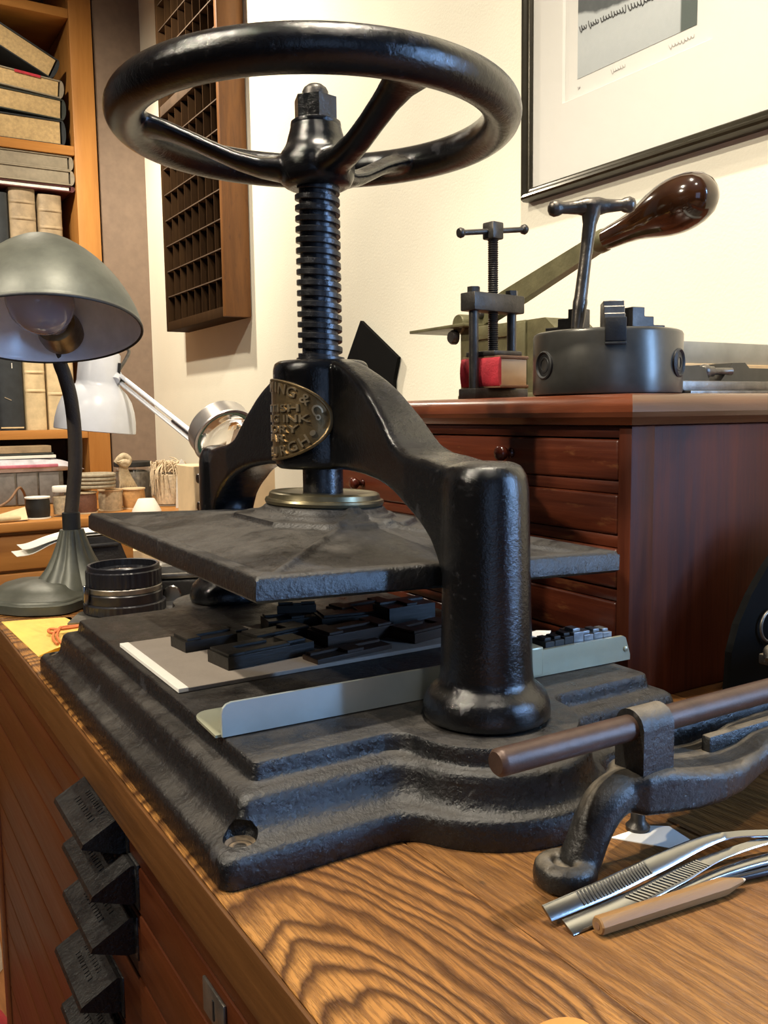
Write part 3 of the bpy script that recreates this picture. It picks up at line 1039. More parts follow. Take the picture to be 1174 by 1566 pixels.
for k in range(3):
    a = cam_dir + radians(6 - 60) + 2 * pi * k / 3
    if k == 2:
        a = cam_dir + radians(68)
    M = T(CC) @ RZ(a) @ T((R - 0.004, 0, 0.0235)) @ RY(pi / 2)
    b = new()
    lathe(b, [(0.0108, 0.0), (0.0108, 0.0046), (0.0098, 0.0052), (0.0090, 0.0046), (0.0086, 0.0040), (0.0062, 0.0040), (0.0058, 0.0044), (0.0044, 0.0044), (0.0040, 0.0020), (0, 0.0020)], 28, M)
    obj('pinion', b, M_BLACK, chuck, 40)
    b = new()
    vs = bx(b, -0.0024, 0.0024, -0.0024, 0.0024, 0.0018, 0.0024)
    xf(b, vs, M)
    obj('key_socket', b, M_BLACK, chuck, 0)
# T key standing in the chuck
key = thing('chuck_key', 'dark steel T-handled chuck key standing upright in the round chuck', 'key', CC + Vector((-0.018, -0.010, 0.0491)))
rt_ = Vector((cos(yaw), -sin(yaw), 0))                # bar lies across the chest corner
K0 = Vector((CC.x - 0.0195, CC.y - 0.003, KT + 0.0492)) - rt_ * 0.0115
K1 = K0 + rt_ * 0.0105 + Vector((0, 0, 0.093))
b = new()
tube(b, [K0 + (K1 - K0) * t for t in (0.02, 0.24, 0.27, 0.60, 0.86, 0.93, 1.0)], [0.0046, 0.0056, 0.0050, 0.0046, 0.0052, 0.0068, 0.0090], 16)
obj('shank', b, M_KEYS, key, 50)
b = new()
tube(b, [K0 + (K1 - K0) * t for t in (0.005, 0.03, 0.26)], [0.0045, 0.0060, 0.0058], 4, upv=(1, 0, 0))
obj('square_drive', b, M_KEYS, key, 20)
b = new()
bd_ = (rt_ * 0.995 + Vector((0, 0, 0.035))).normalized()
ts = [0.9 * q for q in (-0.037, -0.0355, -0.032, -0.0275, -0.0245, -0.012, -0.006, 0.006, 0.012, 0.0245, 0.0275, 0.032, 0.0355, 0.037)]
rsz = [0.0020, 0.0048, 0.0062, 0.0055, 0.0042, 0.0052, 0.0068, 0.0068, 0.0052, 0.0042, 0.0055, 0.0062, 0.0048, 0.0020]
tube(b, [K1 + bd_ * t for t in ts], rsz, 18)
obj('cross_bar', b, M_KEYS, key, 60)

# ------------------------------------------------------------------ small screw press holding a red book
BP = Vector((0.252, 0.149, KT))
bp = thing('small_book_press', 'small dark iron screw book press with crossbar on the mahogany chest', 'press', BP)
Mb = T(BP) @ RZ(radians(-81.3)) @ Matrix.Scale(1.1, 4)
def add(name, fn, mat, par, smooth=35, M=Mb):
    b = new()
    fn(b)
    xf(b, list(b.verts), M)
    return obj(name, b, mat, par, smooth)
def bkx(x0, x1, y0, y1, z0, z1, bev=0.0005):
    return lambda b: bx(b, x0, x1, y0, y1, z0, z1, bev)
add('foot_bar', bkx(-0.0085, 0.0105, -0.0315, 0.0315, 0.0, 0.0085, 0.0008), M_STEELD, bp)
for sy in (-1, 1):
    add('post', lambda b: lathe(b, [(0, 0.0086), (0.0039, 0.0086), (0.0039, 0.0700), (0, 0.0700)], 20, None, (0, sy * 0.0225, 0)), M_STEELD, bp)
    add('nut', lambda b: (prism(b, [(0.0052 * cos(radians(60 * i)), 0.0052 * sin(radians(60 * i)) + sy * 0.0225) for i in range(6)], 0.0846, 0.0890), bevel_all(b, 0.0004)), M_STEELD, bp, 25)
add('top_bar', bkx(-0.0082, 0.0082, -0.0295, 0.0295, 0.0701, 0.0845, 0.0010), M_STEELD, bp)
def thread(b, r0, r1, z0, z1, pitch):
    pr = []
    n = int((z1 - z0) / pitch)
    for i in range(n):
        z = z0 + i * pitch
        pr += [(r0, z), (r1, z + pitch * 0.5)]
    lathe(b, [(0, z0)] + pr + [(r0, z1), (0, z1)], 18)
add('screw', lambda b: thread(b, 0.0036, 0.0044, 0.0380, 0.1290, 0.0017), M_STEELD, bp, 60)
add('screw_head', bkx(-0.0062, 0.0062, -0.0062, 0.0062, 0.1280, 0.1415, 0.0012), M_STEELD, bp)
def tommy(b):
    M = T((0, 0, 0.1348)) @ RZ(radians(-12)) @ RX(radians(-83))
    lathe(b, [(0, -0.0335), (0.0034, -0.0333), (0.0042, -0.0315), (0.0036, -0.0292), (0.0022, -0.0285), (0.0022, 0.0285), (0.0036, 0.0292), (0.0042, 0.0315), (0.0034, 0.0333), (0, 0.0335)], 18, M)
add('tommy_bar', tommy, M_STEELD, bp, 60)
add('platen', bkx(-0.0150, 0.0170, -0.0165, 0.0165, 0.0345, 0.0385, 0.0008), M_STEELD, bp)
RBK = thing('red_book', 'little red cloth book with brown boards clamped in the small press', 'book', BP + Vector((0, 0, 0.0086)))
add('lower_board', bkx(-0.0200, 0.0230, -0.0160, 0.0178, 0.0088, 0.0112), M_BOARDB, RBK)
add('upper_board', bkx(-0.0200, 0.0230, -0.0160, 0.0178, 0.0318, 0.0342), M_BOARDB, RBK)
add('pages', bkx(-0.0185, 0.0215, -0.0145, 0.0168, 0.0113, 0.0317), M_CREAM, RBK)
def spine(b):
    r = []
    for i in range(9):
        a = -pi / 2 + pi * i / 8
        r.append((-0.0155 - 0.0030 * cos(a), 0.0215 + 0.0118 * sin(a)))
    P = r + [(-0.0147, 0.0333), (-0.0147, 0.0097)]
    loft(b, [[Vector((-0.0198, y, z)) for y, z in P], [Vector((0.0228, y, z)) for y, z in P]])
add('spine', spine, M_RED, RBK, 50)

# ------------------------------------------------------------------ olive lever machine behind
LX = 0.45
lev = thing('lever_press', 'olive cast-iron hand lever machine with big wooden handle on the chest', 'machine', (LX, 0.40, KT))
M1 = Matrix.Identity(4)
def body(b):
    pts = [(0.385, KT), (0.4225, KT), (0.4225, KT + 0.030), (0.4225, KT + 0.060), (0.400, KT + 0.092), (0.300, KT + 0.092), (0.285, KT + 0.075), (0.285, KT), (0.262, KT), (0.262, KT + 0.0)]
    pts = [(0.255, KT), (0.4225, KT), (0.4225, KT + 0.085), (0.395, KT + 0.092), (0.270, KT + 0.092), (0.255, KT + 0.080)]
    loft(b, [[Vector((LX - 0.030, y, z)) for y, z in pts], [Vector((LX + 0.030, y, z)) for y, z in pts]])
    bevel_all(b, 0.002)
add('body', body, M_OLIVE, lev, 30, M1)
add('flange', bkx(LX - 0.036, LX + 0.036, 0.245, 0.4270, KT + 0.0, KT + 0.010, 0.002), M_OLIVE, lev, 30, M1)
add('web', lambda b: (bx(b, LX - 0.034, LX - 0.029, 0.300, 0.318, KT + 0.008, KT + 0.090, 0.001), bx(b, LX - 0.034, LX - 0.029, 0.395, 0.4228, KT + 0.008, KT + 0.090, 0.001), bx(b, LX - 0.0335, LX - 0.029, 0.30, 0.42, KT + 0.076, KT + 0.092, 0.001)), M_OLIVE, lev, 30, M1)
add('feed_plate', lambda b: bx(b, LX - 0.050, LX + 0.02, 0.395, 0.5150, KT + 0.0925, KT + 0.0965, 0.0008), M_OLIVE, lev, 30, M1)
L0, L1 = Vector((LX - 0.012, 0.4190, KT + 0.1020)), Vector((LX - 0.012, 0.205, KT + 0.1640))
def leverf(b):
    d = (L1 - L0).normalized(); n = Vector((0, -d.z, d.y)); n = Vector((0, d.z, -d.y)) if n.z < 0 else n
    rings_ = []
    for t, h, hw in ((-0.04, 0.006, 0.006), (0.0, 0.011, 0.0065), (0.08, 0.0125, 0.0065), (0.3, 0.0125, 0.006), (0.6, 0.0110, 0.0058), (0.9, 0.0095, 0.0055), (1.0, 0.0090, 0.0055)):
        c = L0 + (L1 - L0) * t
        rings_.append([c + n * (h * sz) + Vector((hw * sx, 0, 0)) for sx, sz in ((-1, -1), (1, -1), (1, 1), (0.3, 1), (0.3, 0.55), (-0.5, 0.55), (-0.5, 1), (-1, 1))])
    loft(b, rings_)
add('lever', leverf, M_OLIVE, lev, 25, M1)
add('pivot', lambda b: lathe(b, [(0, -0.026), (0.011, -0.026), (0.012, -0.024), (0.012, 0.020), (0, 0.020)], 28, T(L0 + Vector((0, 0.004, -0.004))) @ RY(pi / 2)), M_OLIVE, lev, 40, M1)
add('pivot_bolt', lambda b: lathe(b, [(0, -0.033), (0.007, -0.033), (0.009, -0.030), (0.009, -0.025), (0, -0.025)], 24, T(L0 + Vector((0, 0.010, -0.020))) @ RY(pi / 2)), M_STEELD, lev, 40, M1)
add('pivot_bolt', lambda b: lathe(b, [(0, -0.012), (0.004, -0.012), (0.005, -0.010), (0.005, -0.005), (0, -0.005)], 20, T(L0 + (L1 - L0) * 0.09) @ RY(pi / 2)), M_STEELD, lev, 40, M1)
hd = (Vector((LX - 0.012, 0.075, 0.3830)) - L1).normalized()
MH = frame_to(L1, hd) @ Matrix.Diagonal((0.86, 0.86, 0.97, 1))
add('ferrule', lambda b: lathe(b, [(0, -0.004), (0.0125, -0.004), (0.0138, -0.002), (0.0140, 0.006), (0.0128, 0.010), (0, 0.010)], 32), M_OLIVE, lev, 40, MH)
add('handle', lambda b: lathe(b, [(0, 0.006), (0.0122, 0.006), (0.0132, 0.012), (0.0140, 0.022), (0.0152, 0.036), (0.0178, 0.052), (0.0218, 0.066), (0.0260, 0.079), (0.0292, 0.092), (0.0306, 0.104), (0.0302, 0.115), (0.0280, 0.126), (0.0235, 0.136), (0.0165, 0.143), (0.0080, 0.1465), (0, 0.1472)], 48), M_KNOBW, lev, 60, MH)

# ------------------------------------------------------------------ machine vise at the right of the chest top
M_BARL = plain('pale_grey_steel_bar', (0.36, 0.37, 0.36), 0.4, 0.3, 0.15, 40)
vs_ = thing('machine_vise', 'low grey steel machine vise lying right of the round chuck', 'vise', (0.42, 0.0, KT))
VY = 0.005
add('base', lambda b: (bx(b, 0.318, 0.520, VY - 0.022, VY + 0.050, KT, KT + 0.0035, 0.0006), bx(b, 0.314, 0.500, VY - 0.016, VY + 0.045, KT + 0.0035, KT + 0.0115, 0.001)), M_STEELG, vs_, 30, M1)
def jawp(b):
    pts = [(0.300, KT + 0.0115), (0.352, KT + 0.0115), (0.346, KT + 0.0225), (0.338, KT + 0.0235), (0.300, KT + 0.0235)]
    loft(b, [[Vector((x, VY - 0.012, z)) for x, z in pts], [Vector((x, VY + 0.040, z)) for x, z in pts]])
    pts = [(0.366, KT + 0.0115), (0.380, KT + 0.0265), (0.396, KT + 0.0270), (0.402, KT + 0.0225), (0.432, KT + 0.0225), (0.432, KT + 0.0115)]
    loft(b, [[Vector((x, VY - 0.012, z)) for x, z in pts], [Vector((x, VY + 0.040, z)) for x, z in pts]])
    bevel_all(b, 0.0008)
add('jaws', jawp, M_CHUCK, vs_, 30, M1)
add('screw', lambda b: lathe(b, [(0, 0), (0.0030, 0), (0.0030, 0.016), (0.0042, 0.017), (0.0042, 0.020), (0.0058, 0.0225), (0.0060, 0.0262), (0.0045, 0.0292), (0, 0.0302)], 24, T((0.378, VY - 0.013, KT + 0.0195)) @ RZ(radians(-20)) @ RY(-pi / 2)), M_STEELG, vs_, 50, M1)
add('steel_bar', lambda b: bx(b, 0.322, 0.540, 0.058, 0.075, KT + 0.0300, KT + 0.0500, 0.0008), M_BARL, vs_, 30, M1)
add('bar_rest', lambda b: bx(b, 0.330, 0.530, 0.0561, 0.0760, KT, KT + 0.0300, 0.0008), M_CREAM, vs_, 30, M1)

def resize(name, s, loc):
    """bring a thing to its real size, standing at loc"""
    root = COL.objects[name]
    for o_ in root.children_recursive:
        o_.data.transform(Matrix.Scale(s, 4))
    root.location = loc
CC2 = Vector((0.2109, -0.0324, KT))
resize('lathe_chuck', 0.902, CC2)
resize('chuck_key', 0.902, CC2 + Vector((-0.0162, -0.0090, 0.0443)))
resize('small_book_press', 0.902, (0.2018, 0.0853, KT))
resize('red_book', 0.902, (0.2018, 0.0853, KT + 0.0078))
resize('lever_press', 0.902, (0.3805, 0.3117, KT))
resize('machine_vise', 0.902, (0.3534, -0.0491, KT))

# ------------------------------------------------------------------ black triangle of card against the wall
b = new()
pts = [(0.974, 0.358), (0.846, 0.283), (0.861, 0.246), (0.862, 0.20), (1.035, 0.20), (1.032, 0.285)]
loft(b, [[Vector((0.590, y, z)) for y, z in pts], [Vector((0.5975, y + 0.001, z)) for y, z in pts]])
bevel_all(b, 0.0015, 1)
o = obj('black_card', b, M_CARDK, None, 0)
tag(o, 'pointed black card stuck on the cream wall above the press arch', 'card')

# ------------------------------------------------------------------ framed print on the wall
FX = 0.580
FY0, FY1, FZ0, FZ1 = 0.100, 0.508, 0.478, 0.98
pic = thing('framed_print', 'dark bronze framed print in a wide white mount on the right wall', 'picture', (FX, 0.30, FZ0))
RW_ = 0.0165
def rail(b, p0, p1, inward):
    """moulded rail along p0->p1 (y,z), inward = unit (y,z) to the opening; mitred ends"""
    sec = [(0.0, 0.600), (0.0, 0.588), (0.002, 0.582), (0.0045, 0.580), (0.0075, 0.581), (0.010, 0.5845), (0.013, 0.585), (0.0150, 0.5865), (RW_, 0.589), (RW_, 0.600)]
    dy, dz = p1[0] - p0[0], p1[1] - p0[1]
    L = hypot(dy, dz); dy /= L; dz /= L
    rr = []
    for e, sg in ((p0, 1), (p1, -1)):
        rr.append([Vector((x, e[0] + inward[0] * d + dy * d * sg, e[1] + inward[1] * d + dz * d * sg)) for d, x in sec])
    loft(b, rr)
cn = [(FY0, FZ0), (FY1, FZ0), (FY1, FZ1), (FY0, FZ1)]
inw = [(0, 1), (-1, 0), (0, -1), (1, 0)]
for i in range(4):
    b = new(); rail(b, cn[i], cn[(i + 1) % 4], inw[i])
    obj('frame_rail', b, M_FRAME, pic, 30)
# mount with a bevelled window
WYa, WYb, WZa, WZb = 0.1946, 0.4340, 0.5900, 0.88
b = new()
X1, X2 = 0.5915, 0.5950
o4 = [(FY0 + 0.013, FZ0 + 0.013), (FY1 - 0.013, FZ0 + 0.013), (FY1 - 0.013, FZ1 - 0.013), (FY0 + 0.013, FZ1 - 0.013)]
i4 = [(WYa, WZa), (WYb, WZa), (WYb, WZb), (WYa, WZb)]
j4 = [(WYa + 0.002, WZa + 0.002), (WYb - 0.002, WZa + 0.002), (WYb - 0.002, WZb - 0.002), (WYa + 0.002, WZb - 0.002)]
A = [b.verts.new((X2 + 0.002, y, z)) for y, z in o4]; B1 = [b.verts.new((X1, y, z)) for y, z in o4]
Cc = [b.verts.new((X1, y, z)) for y, z in i4]; Dd = [b.verts.new((X2, y, z)) for y, z in j4]
for P_, Q_ in ((A, B1), (B1, Cc), (Cc, Dd)):
    for i in range(4):
        j = (i + 1) % 4
        b.faces.new((P_[i], P_[j], Q_[j], Q_[i]))
obj('mount', b, M_MAT, pic, 0)
b = new(); bx(b, X2 + 0.0003, 0.5985, WYa - 0.01, WYb + 0.01, WZa - 0.01, WZb + 0.01)
obj('print_sheet', b, M_MAT, pic, 0)
# the printed image: snow field, dark trees along the top
t = NT('winter_etching')
sp = t.n('ShaderNodeSeparateXYZ'); t.l(t.mapv(loc=(0, 0, 0)), sp.inputs[0])
n1 = t.noise(22, 6); n2 = t.noise(160, 5)
Y_, Z_ = sp.outputs[1], sp.outputs[2]         # local to the picture: y about -0.09..0.10, z about 0.136..
edge = t.math('ADD', t.math('MULTIPLY', Y_, 0.15), 0.1977)
hgt = t.math('ADD', t.math('SUBTRACT', Z_, edge), t.math('MULTIPLY_ADD', n1, 0.02, -0.01))
dark = t.ramp(t.math('MULTIPLY_ADD', hgt, 60, 0.5), [(0.35, (0, 0, 0)), (0.6, (1, 1, 1))])
col = t.mix(t.math('MULTIPLY', n2, 0.5), (0.52, 0.55, 0.55), (0.36, 0.39, 0.40))
low = t.ramp(t.math('MULTIPLY', t.math('SUBTRACT', Z_, 0.136), 14), [(0.0, (0.25, 0.25, 0.25)), (0.5, (0, 0, 0))])
col = t.mix(low, col, (0.25, 0.28, 0.29))
col = t.mix(t.math('MULTIPLY', dark, 0.95), col, t.mix(n2, (0.03, 0.04, 0.045), (0.12, 0.13, 0.13)))
post = t.ramp(t.math('MULTIPLY_ADD', Y_, -60, -2.95), [(0.45, (0, 0, 0)), (0.6, (1, 1, 1))])
col = t.mix(t.math('MULTIPLY', post, 0.9), col, (0.05, 0.07, 0.06))
t.set(Base_Color=col, Roughness=0.8)
b = new(); bx(b, X2 - 0.0002, X2 + 0.0004, 0.2190, 0.4090, 0.6140, 0.865)
obj('image', b, t.m, pic, 0, 'grey wintry photograph with a handwritten line across it')
# handwriting: cursive line across the image and faint pencil notes under it
M_INK = plain('dark_ink', (0.03, 0.03, 0.03), 0.7)
M_PENC = plain('pencil_grey', (0.42, 0.40, 0.38), 0.7)
def scribble(b, y0, y1, z, amp, n, x, seed, r=0.00035, dz=0.0):
    rnd = random.Random(seed)
    P = []
    for i in range(n * 6):
        u = i / (n * 6 - 1)
        a = 2 * pi * n * u
        hh = amp * (0.55 + 0.7 * rnd.random())
        P.append((x, y0 + (y1 - y0) * u + 0.5 * amp * sin(a + 0.8), z + dz * u + hh * cos(a) * (1.0 if (i // 6) % 4 else 1.6)))
    tube(b, P, r, 4)
b = new()
for y0, y1, n in ((0.405, 0.393, 3), (0.3885, 0.372, 4), (0.3675, 0.326, 9), (0.3215, 0.282, 8)):
    scribble(b, y0, y1, 0.6745 + (y0 - 0.405) * 0.06, 0.0030, n, X2 - 0.0006, int(y0 * 1000), 0.00062, (y1 - y0) * 0.06)
obj('handwriting', b, M_INK, pic, 0)['kind'] = 'stuff'
b = new()
scribble(b, 0.408, 0.404, 0.6030, 0.0014, 2, X2 - 0.0002, 3, 0.00035)
scribble(b, 0.349, 0.326, 0.6045, 0.0018, 6, X2 - 0.0002, 5, 0.00035)
scribble(b, 0.258, 0.222, 0.6030, 0.0018, 8, X2 - 0.0002, 9, 0.00035)
obj('pencil_notes', b, M_PENC, pic, 0)['kind'] = 'stuff'
b = new(); bx(b, 0.5885, 0.5890, FY0 + 0.015, FY1 - 0.015, FZ0 + 0.015, FZ1 - 0.015)
obj('glass_pane', b, M_PANE, pic, 0)

# ------------------------------------------------------------------ type case hung on the wall
TX0, TX1 = 0.535, 0.598
TY0, TY1, TZ0, TZ1 = 1.500, 1.938, 0.415, 1.47
tc = thing('type_case', 'old brown printer type case of small compartments hung on the wall', 'type case', (0.57, 1.72, TZ0))
t_ = 0.016
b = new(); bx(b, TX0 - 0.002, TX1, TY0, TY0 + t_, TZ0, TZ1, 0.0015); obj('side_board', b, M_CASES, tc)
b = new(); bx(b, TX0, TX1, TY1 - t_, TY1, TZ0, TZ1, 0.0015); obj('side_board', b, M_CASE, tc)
b = new(); bx(b, TX0, TX1, TY0 + t_, TY1 - t_, TZ0, TZ0 + 0.024, 0.0015); obj('end_board', b, M_CASE, tc)
b = new(); bx(b, TX0, TX1, TY0 + t_, TY1 - t_, TZ1 - 0.024, TZ1, 0.0015); obj('end_board', b, M_CASE, tc)
b = new(); bx(b, TX0 + 0.032, TX1 - 0.002, TY0 + t_, TY1 - t_, TZ0 + 0.024, TZ1 - 0.024); obj('back_board', b, M_CASE, tc)
mid = 0.985
b = new(); bx(b, TX0 - 0.001, TX0 + 0.032, TY0 + t_, TY1 - t_, mid - 0.013, mid + 0.013, 0.001); obj('middle_bar', b, M_SLAT, tc)
for k in range(1, 8):
    y = TY0 + t_ + (TY1 - TY0 - 2 * t_) * k / 8
    for za, zb_ in ((TZ0 + 0.024, mid - 0.013), (mid + 0.013, TZ1 - 0.024)):
        b = new(); bx(b, TX0 + 0.004, TX0 + 0.032, y - 0.0012, y + 0.0012, za, zb_); obj('divider', b, M_CASE, tc, 0)
for za, zb_, n in ((TZ0 + 0.024, mid - 0.013, 8), (mid + 0.013, TZ1 - 0.024, 7)):
    for k in range(1, n):
        z = za + (zb_ - za) * k / n
        b = new(); bx(b, TX0 + 0.0025, TX0 + 0.0318, TY0 + t_, TY1 - t_, z - 0.0014, z + 0.0014); obj('cross_divider', b, M_SLAT, tc, 0)

# ================================================================== ON THE PRESS BED
BZ = 0.0406
gb = new()
bx(gb, -0.1140, 0.0900, -0.0500, 0.0640, BZ, BZ + 0.0024, 0.0003, 1)
xf(gb, list(gb.verts), T((-0.012, 0.007, 0)) @ RZ(0.0) @ T((0.012, -0.007, 0)))
board = obj('grey_board', gb, M_GREYB, None, 0)
tag(board, 'grey millboard sheet lying on the press bed under the wooden type', 'board')
b = new()
bx(b, -0.1141, -0.1085, -0.0501, 0.0641, BZ + 0.0003, BZ + 0.0026, 0.0002, 1)
e = obj('white_edge', b, M_PAPER, None, 0)
e.parent = board
e.location = -board.location
e['label'] = 'white torn edge strip'
WT = 'wood type blocks on the grey board'
def type_block(x, y, z, lx, ly, h, deg, cuts, mat, label):
    t = thing('type_block', label, 'type block', (x, y, z), WT)
    M = T((x, y, z)) @ RZ(radians(deg))
    add('block', bkx(-lx / 2, lx / 2, -ly / 2, ly / 2, 0, h - 0.0016, 0.0003), mat, t, 20, M)
    def face(b):
        for (u0, u1, v0, v1) in cuts:
            bx(b, (u0 - 0.5) * lx, (u1 - 0.5) * lx, (v0 - 0.5) * ly, (v1 - 0.5) * ly, h - 0.0017, h, 0.0002, 1)
    add('raised_face', face, mat, t, 20, M)
LTR1 = [(0.02, 0.20, 0.05, 0.95), (0.20, 0.72, 0.05, 0.32), (0.20, 0.60, 0.66, 0.95), (0.72, 0.95, 0.20, 0.80)]
LTR2 = [(0.03, 0.97, 0.62, 0.95), (0.40, 0.62, 0.05, 0.62)]
LTR3 = [(0.04, 0.24, 0.05, 0.95), (0.24, 0.80, 0.40, 0.60), (0.76, 0.96, 0.05, 0.95)]
LTR4 = [(0.05, 0.95, 0.10, 0.36), (0.05, 0.30, 0.36, 0.92), (0.64, 0.95, 0.36, 0.92)]
ZB = BZ + 0.0025
type_block(-0.0651, 0.0310, ZB, 0.0458, 0.0215, 0.0082, 6, LTR3, M_TYPEW, 'black wood type block nearest the left end of the grey board')
type_block(-0.0520, -0.0170, ZB, 0.0581, 0.0250, 0.0090, 7, LTR1, M_TYPEW, 'long black wood type block at the front middle of the grey board')
type_block(-0.0290, 0.0130, ZB, 0.0440, 0.0215, 0.0086, 10, LTR4, M_TYPEW, 'black wood type block between the two front blocks and the upright piece')
type_block(-0.0028, 0.0420, ZB, 0.0405, 0.0200, 0.0094, -8, LTR2, M_TYPEW, 'black wood type block at the back under the upright thin piece')
type_block(0.0002, 0.0430, ZB + 0.0096, 0.0264, 0.0060, 0.0070, -25, LTR2, M_TYPEW, 'thin black wood type piece standing on top of another block')
type_block(0.0135, -0.0090, ZB, 0.0510, 0.0240, 0.0098, 5, LTR3, M_TYPEB, 'broad dark brown type block behind the flat strip under the platen')
type_block(-0.0057, -0.0390, ZB, 0.0546, 0.0160, 0.0045, 7, LTR2, M_TYPEB, 'flat thin brown wooden strip at the front of the grey board')
type_block(0.0310, 0.0260, ZB, 0.0440, 0.0230, 0.0101, -12, LTR4, M_TYPEW, 'black type block deep under the platen beside the upright piece')
type_block(0.0572, -0.0260, ZB, 0.0405, 0.0250, 0.0078, 12, LTR1, M_TYPEB, 'brown type block half hidden behind the front column')
type_block(0.0655, 0.0100, ZB, 0.0370, 0.0220, 0.0156, 0, LTR2, M_TYPEW, 'tall black type block far under the platen near its right corner')
type_block(0.0529, 0.0480, ZB, 0.0458, 0.0200, 0.0094, 4, LTR3, M_TYPEB, 'brown type block at the far back of the grey board')

# composing stick: long steel tray along the front of the bed
cs = thing('composing_stick', 'long steel composing stick tray along the front edge of the press bed', 'tray', (0.005, -0.112, BZ))
YA = -0.1245
Mcs = T((-0.119, YA, 0)) @ RZ(radians(-2.2)) @ T((0.119, -YA, 0))
def front_strip(b):
    pts = [(-0.1188, BZ + 0.0003), (0.0560, BZ + 0.0003), (0.0560, BZ + 0.0160), (-0.1140, BZ + 0.0160), (-0.1165, BZ + 0.0153), (-0.1182, BZ + 0.0136), (-0.1188, BZ + 0.0112)]
    loft(b, [[Vector((x, YA - 0.0009, z)) for x, z in pts], [Vector((x, YA + 0.0009, z)) for x, z in pts]])
    bevel_all(b, 0.0004, 1)
add('front_wall', front_strip, M_GALLEY, cs, 20, Mcs)
def floor_plate(b):
    P = [(0.128, YA + 0.001), (0.128, YA + 0.038), (-0.112, YA + 0.038)]
    for i in range(9):
        a = pi / 2 + pi / 2 * i / 8
        P.append((-0.113 + 0.0085 * cos(a), YA + 0.0275 + 0.0105 * sin(a)))
    P += [(-0.1215, YA + 0.001)]
    prism(b, P, BZ, BZ + 0.0012)
add('floor_plate', floor_plate, M_GALLEY2, cs, 20, Mcs)
def rear_strip(b):
    pts = [(0.0570, BZ + 0.0003), (0.1300, BZ + 0.0003), (0.1300, BZ + 0.0035), (0.1265, BZ + 0.0138), (0.1245, BZ + 0.0150), (0.0570, BZ + 0.0150)]
    loft(b, [[Vector((x, YA - 0.0011, z)) for x, z in pts], [Vector((x, YA + 0.0011, z)) for x, z in pts]])
    bevel_all(b, 0.0004, 1)
add('end_strip', rear_strip, M_GALLEY2, cs, 20, Mcs)
add('knee', lambda b: bx(b, 0.0545, 0.0650, YA - 0.0020, YA + 0.0300, BZ + 0.0005, BZ + 0.0172, 0.001), M_GALLEY2, cs, 20, Mcs)
add('rivet', lambda b: lathe(b, [(0.0016, 0), (0.0016, 0.0006), (0.0010, 0.0011), (0, 0.0012)], 16, T((0.1263, YA - 0.0011, BZ + 0.0072)) @ RX(pi / 2)), M_GALLEY2, cs, 40, Mcs)
LDS = 'metal types standing in the composing stick'
xx = 0.0700
rnd = random.Random(4)
LW = ['dark metal type piece next to the knee of the steel tray', 'second dark metal type piece from the knee of the steel tray', 'third dark metal type piece from the knee of the steel tray',
      'bright metal type piece next to the dark ones in the steel tray', 'bright metal type piece between the dark ones and the end pieces', 'bright metal type piece second from the right end of the steel tray', 'bright metal type piece at the right end of the steel tray']
for k in range(7):
    wd = 0.0062 + 0.0012 * rnd.random()
    hh = 0.0160 + 0.0040 * rnd.random()
    dark_ = k < 3
    t = thing('metal_type', LW[k], 'type', (xx + wd / 2, YA + 0.009, BZ + 0.0013), LDS)
    M = Mcs @ T((xx + wd / 2, YA + 0.009, BZ + 0.0013))
    add('body', bkx(-wd / 2, wd / 2, -0.0065, 0.0065, 0, hh, 0.0003), M_BLACK if dark_ else M_LEAD, t, 20, M)
    add('face', bkx(-wd / 2 + 0.001, wd / 2 - 0.001, -0.0045, 0.003, hh, hh + 0.0018, 0.0004), M_BLACK if dark_ else M_LEAD, t, 20, M)
    xx += wd + 0.0003
# torn scrap of paper behind the tray
b = new()
P = [(0.078, -0.062), (0.128, -0.060), (0.131, -0.066), (0.126, -0.072), (0.129, -0.078), (0.112, -0.083), (0.080, -0.085)]
prism(b, P, BZ + 0.0, BZ + 0.0004)
P = [(0.080, -0.064), (0.122, -0.062), (0.128, -0.069), (0.120, -0.076), (0.080, -0.083)]
M = T((0.08, -0.07, BZ + 0.0006)) @ RY(radians(-4)) @ T((-0.08, 0.07, 0))
prism(b, P, 0.0, 0.0004, M)
o = obj('paper_scrap', b, M_PAPER, None, 0)
tag(o, 'torn white paper scrap on the press bed behind the column', 'paper')

# ================================================================== CAST TOOL, TWEEZERS AND PENCIL AT THE FRONT RIGHT
tl = thing('cast_iron_tool', 'dusty cast-iron bench tool with a brown sliding rod beside the press', 'tool', (0.10, -0.235, 0.0))
ST = [(-0.001, -0.2535, -0.2455, 0.0275, 0.0350), (0.0035, -0.2565, -0.2405, 0.0245, 0.0385), (0.010, -0.260, -0.236, 0.0225, 0.0405), (0.022, -0.262, -0.233, 0.0215, 0.0405), (0.036, -0.264, -0.228, 0.0205, 0.0375), (0.050, -0.265, -0.220, 0.0205, 0.0355),
      (0.064, -0.264, -0.210, 0.0215, 0.0345), (0.078, -0.261, -0.206, 0.0235, 0.0355), (0.090, -0.259, -0.204, 0.0245, 0.0385), (0.110, -0.258, -0.203, 0.0250, 0.0395), (0.34, -0.258, -0.203, 0.0250, 0.0395)]
b = new()
rs = []
for x, ya, yb, za, zb in ST:
    r = 0.003
    rs.append([Vector((x, p[0], p[1])) for p in ((ya, za + r), (ya + r * 0.4, za + r * 0.4), (ya + r, za), (yb - r, za), (yb, za + r), (yb, zb - r), (yb - r, zb), (ya + r, zb), (ya + r * 0.4, zb - r * 0.4), (ya, zb - r))])
loft(b, rs)
FC = Vector((-0.0245, -0.2480, 0))
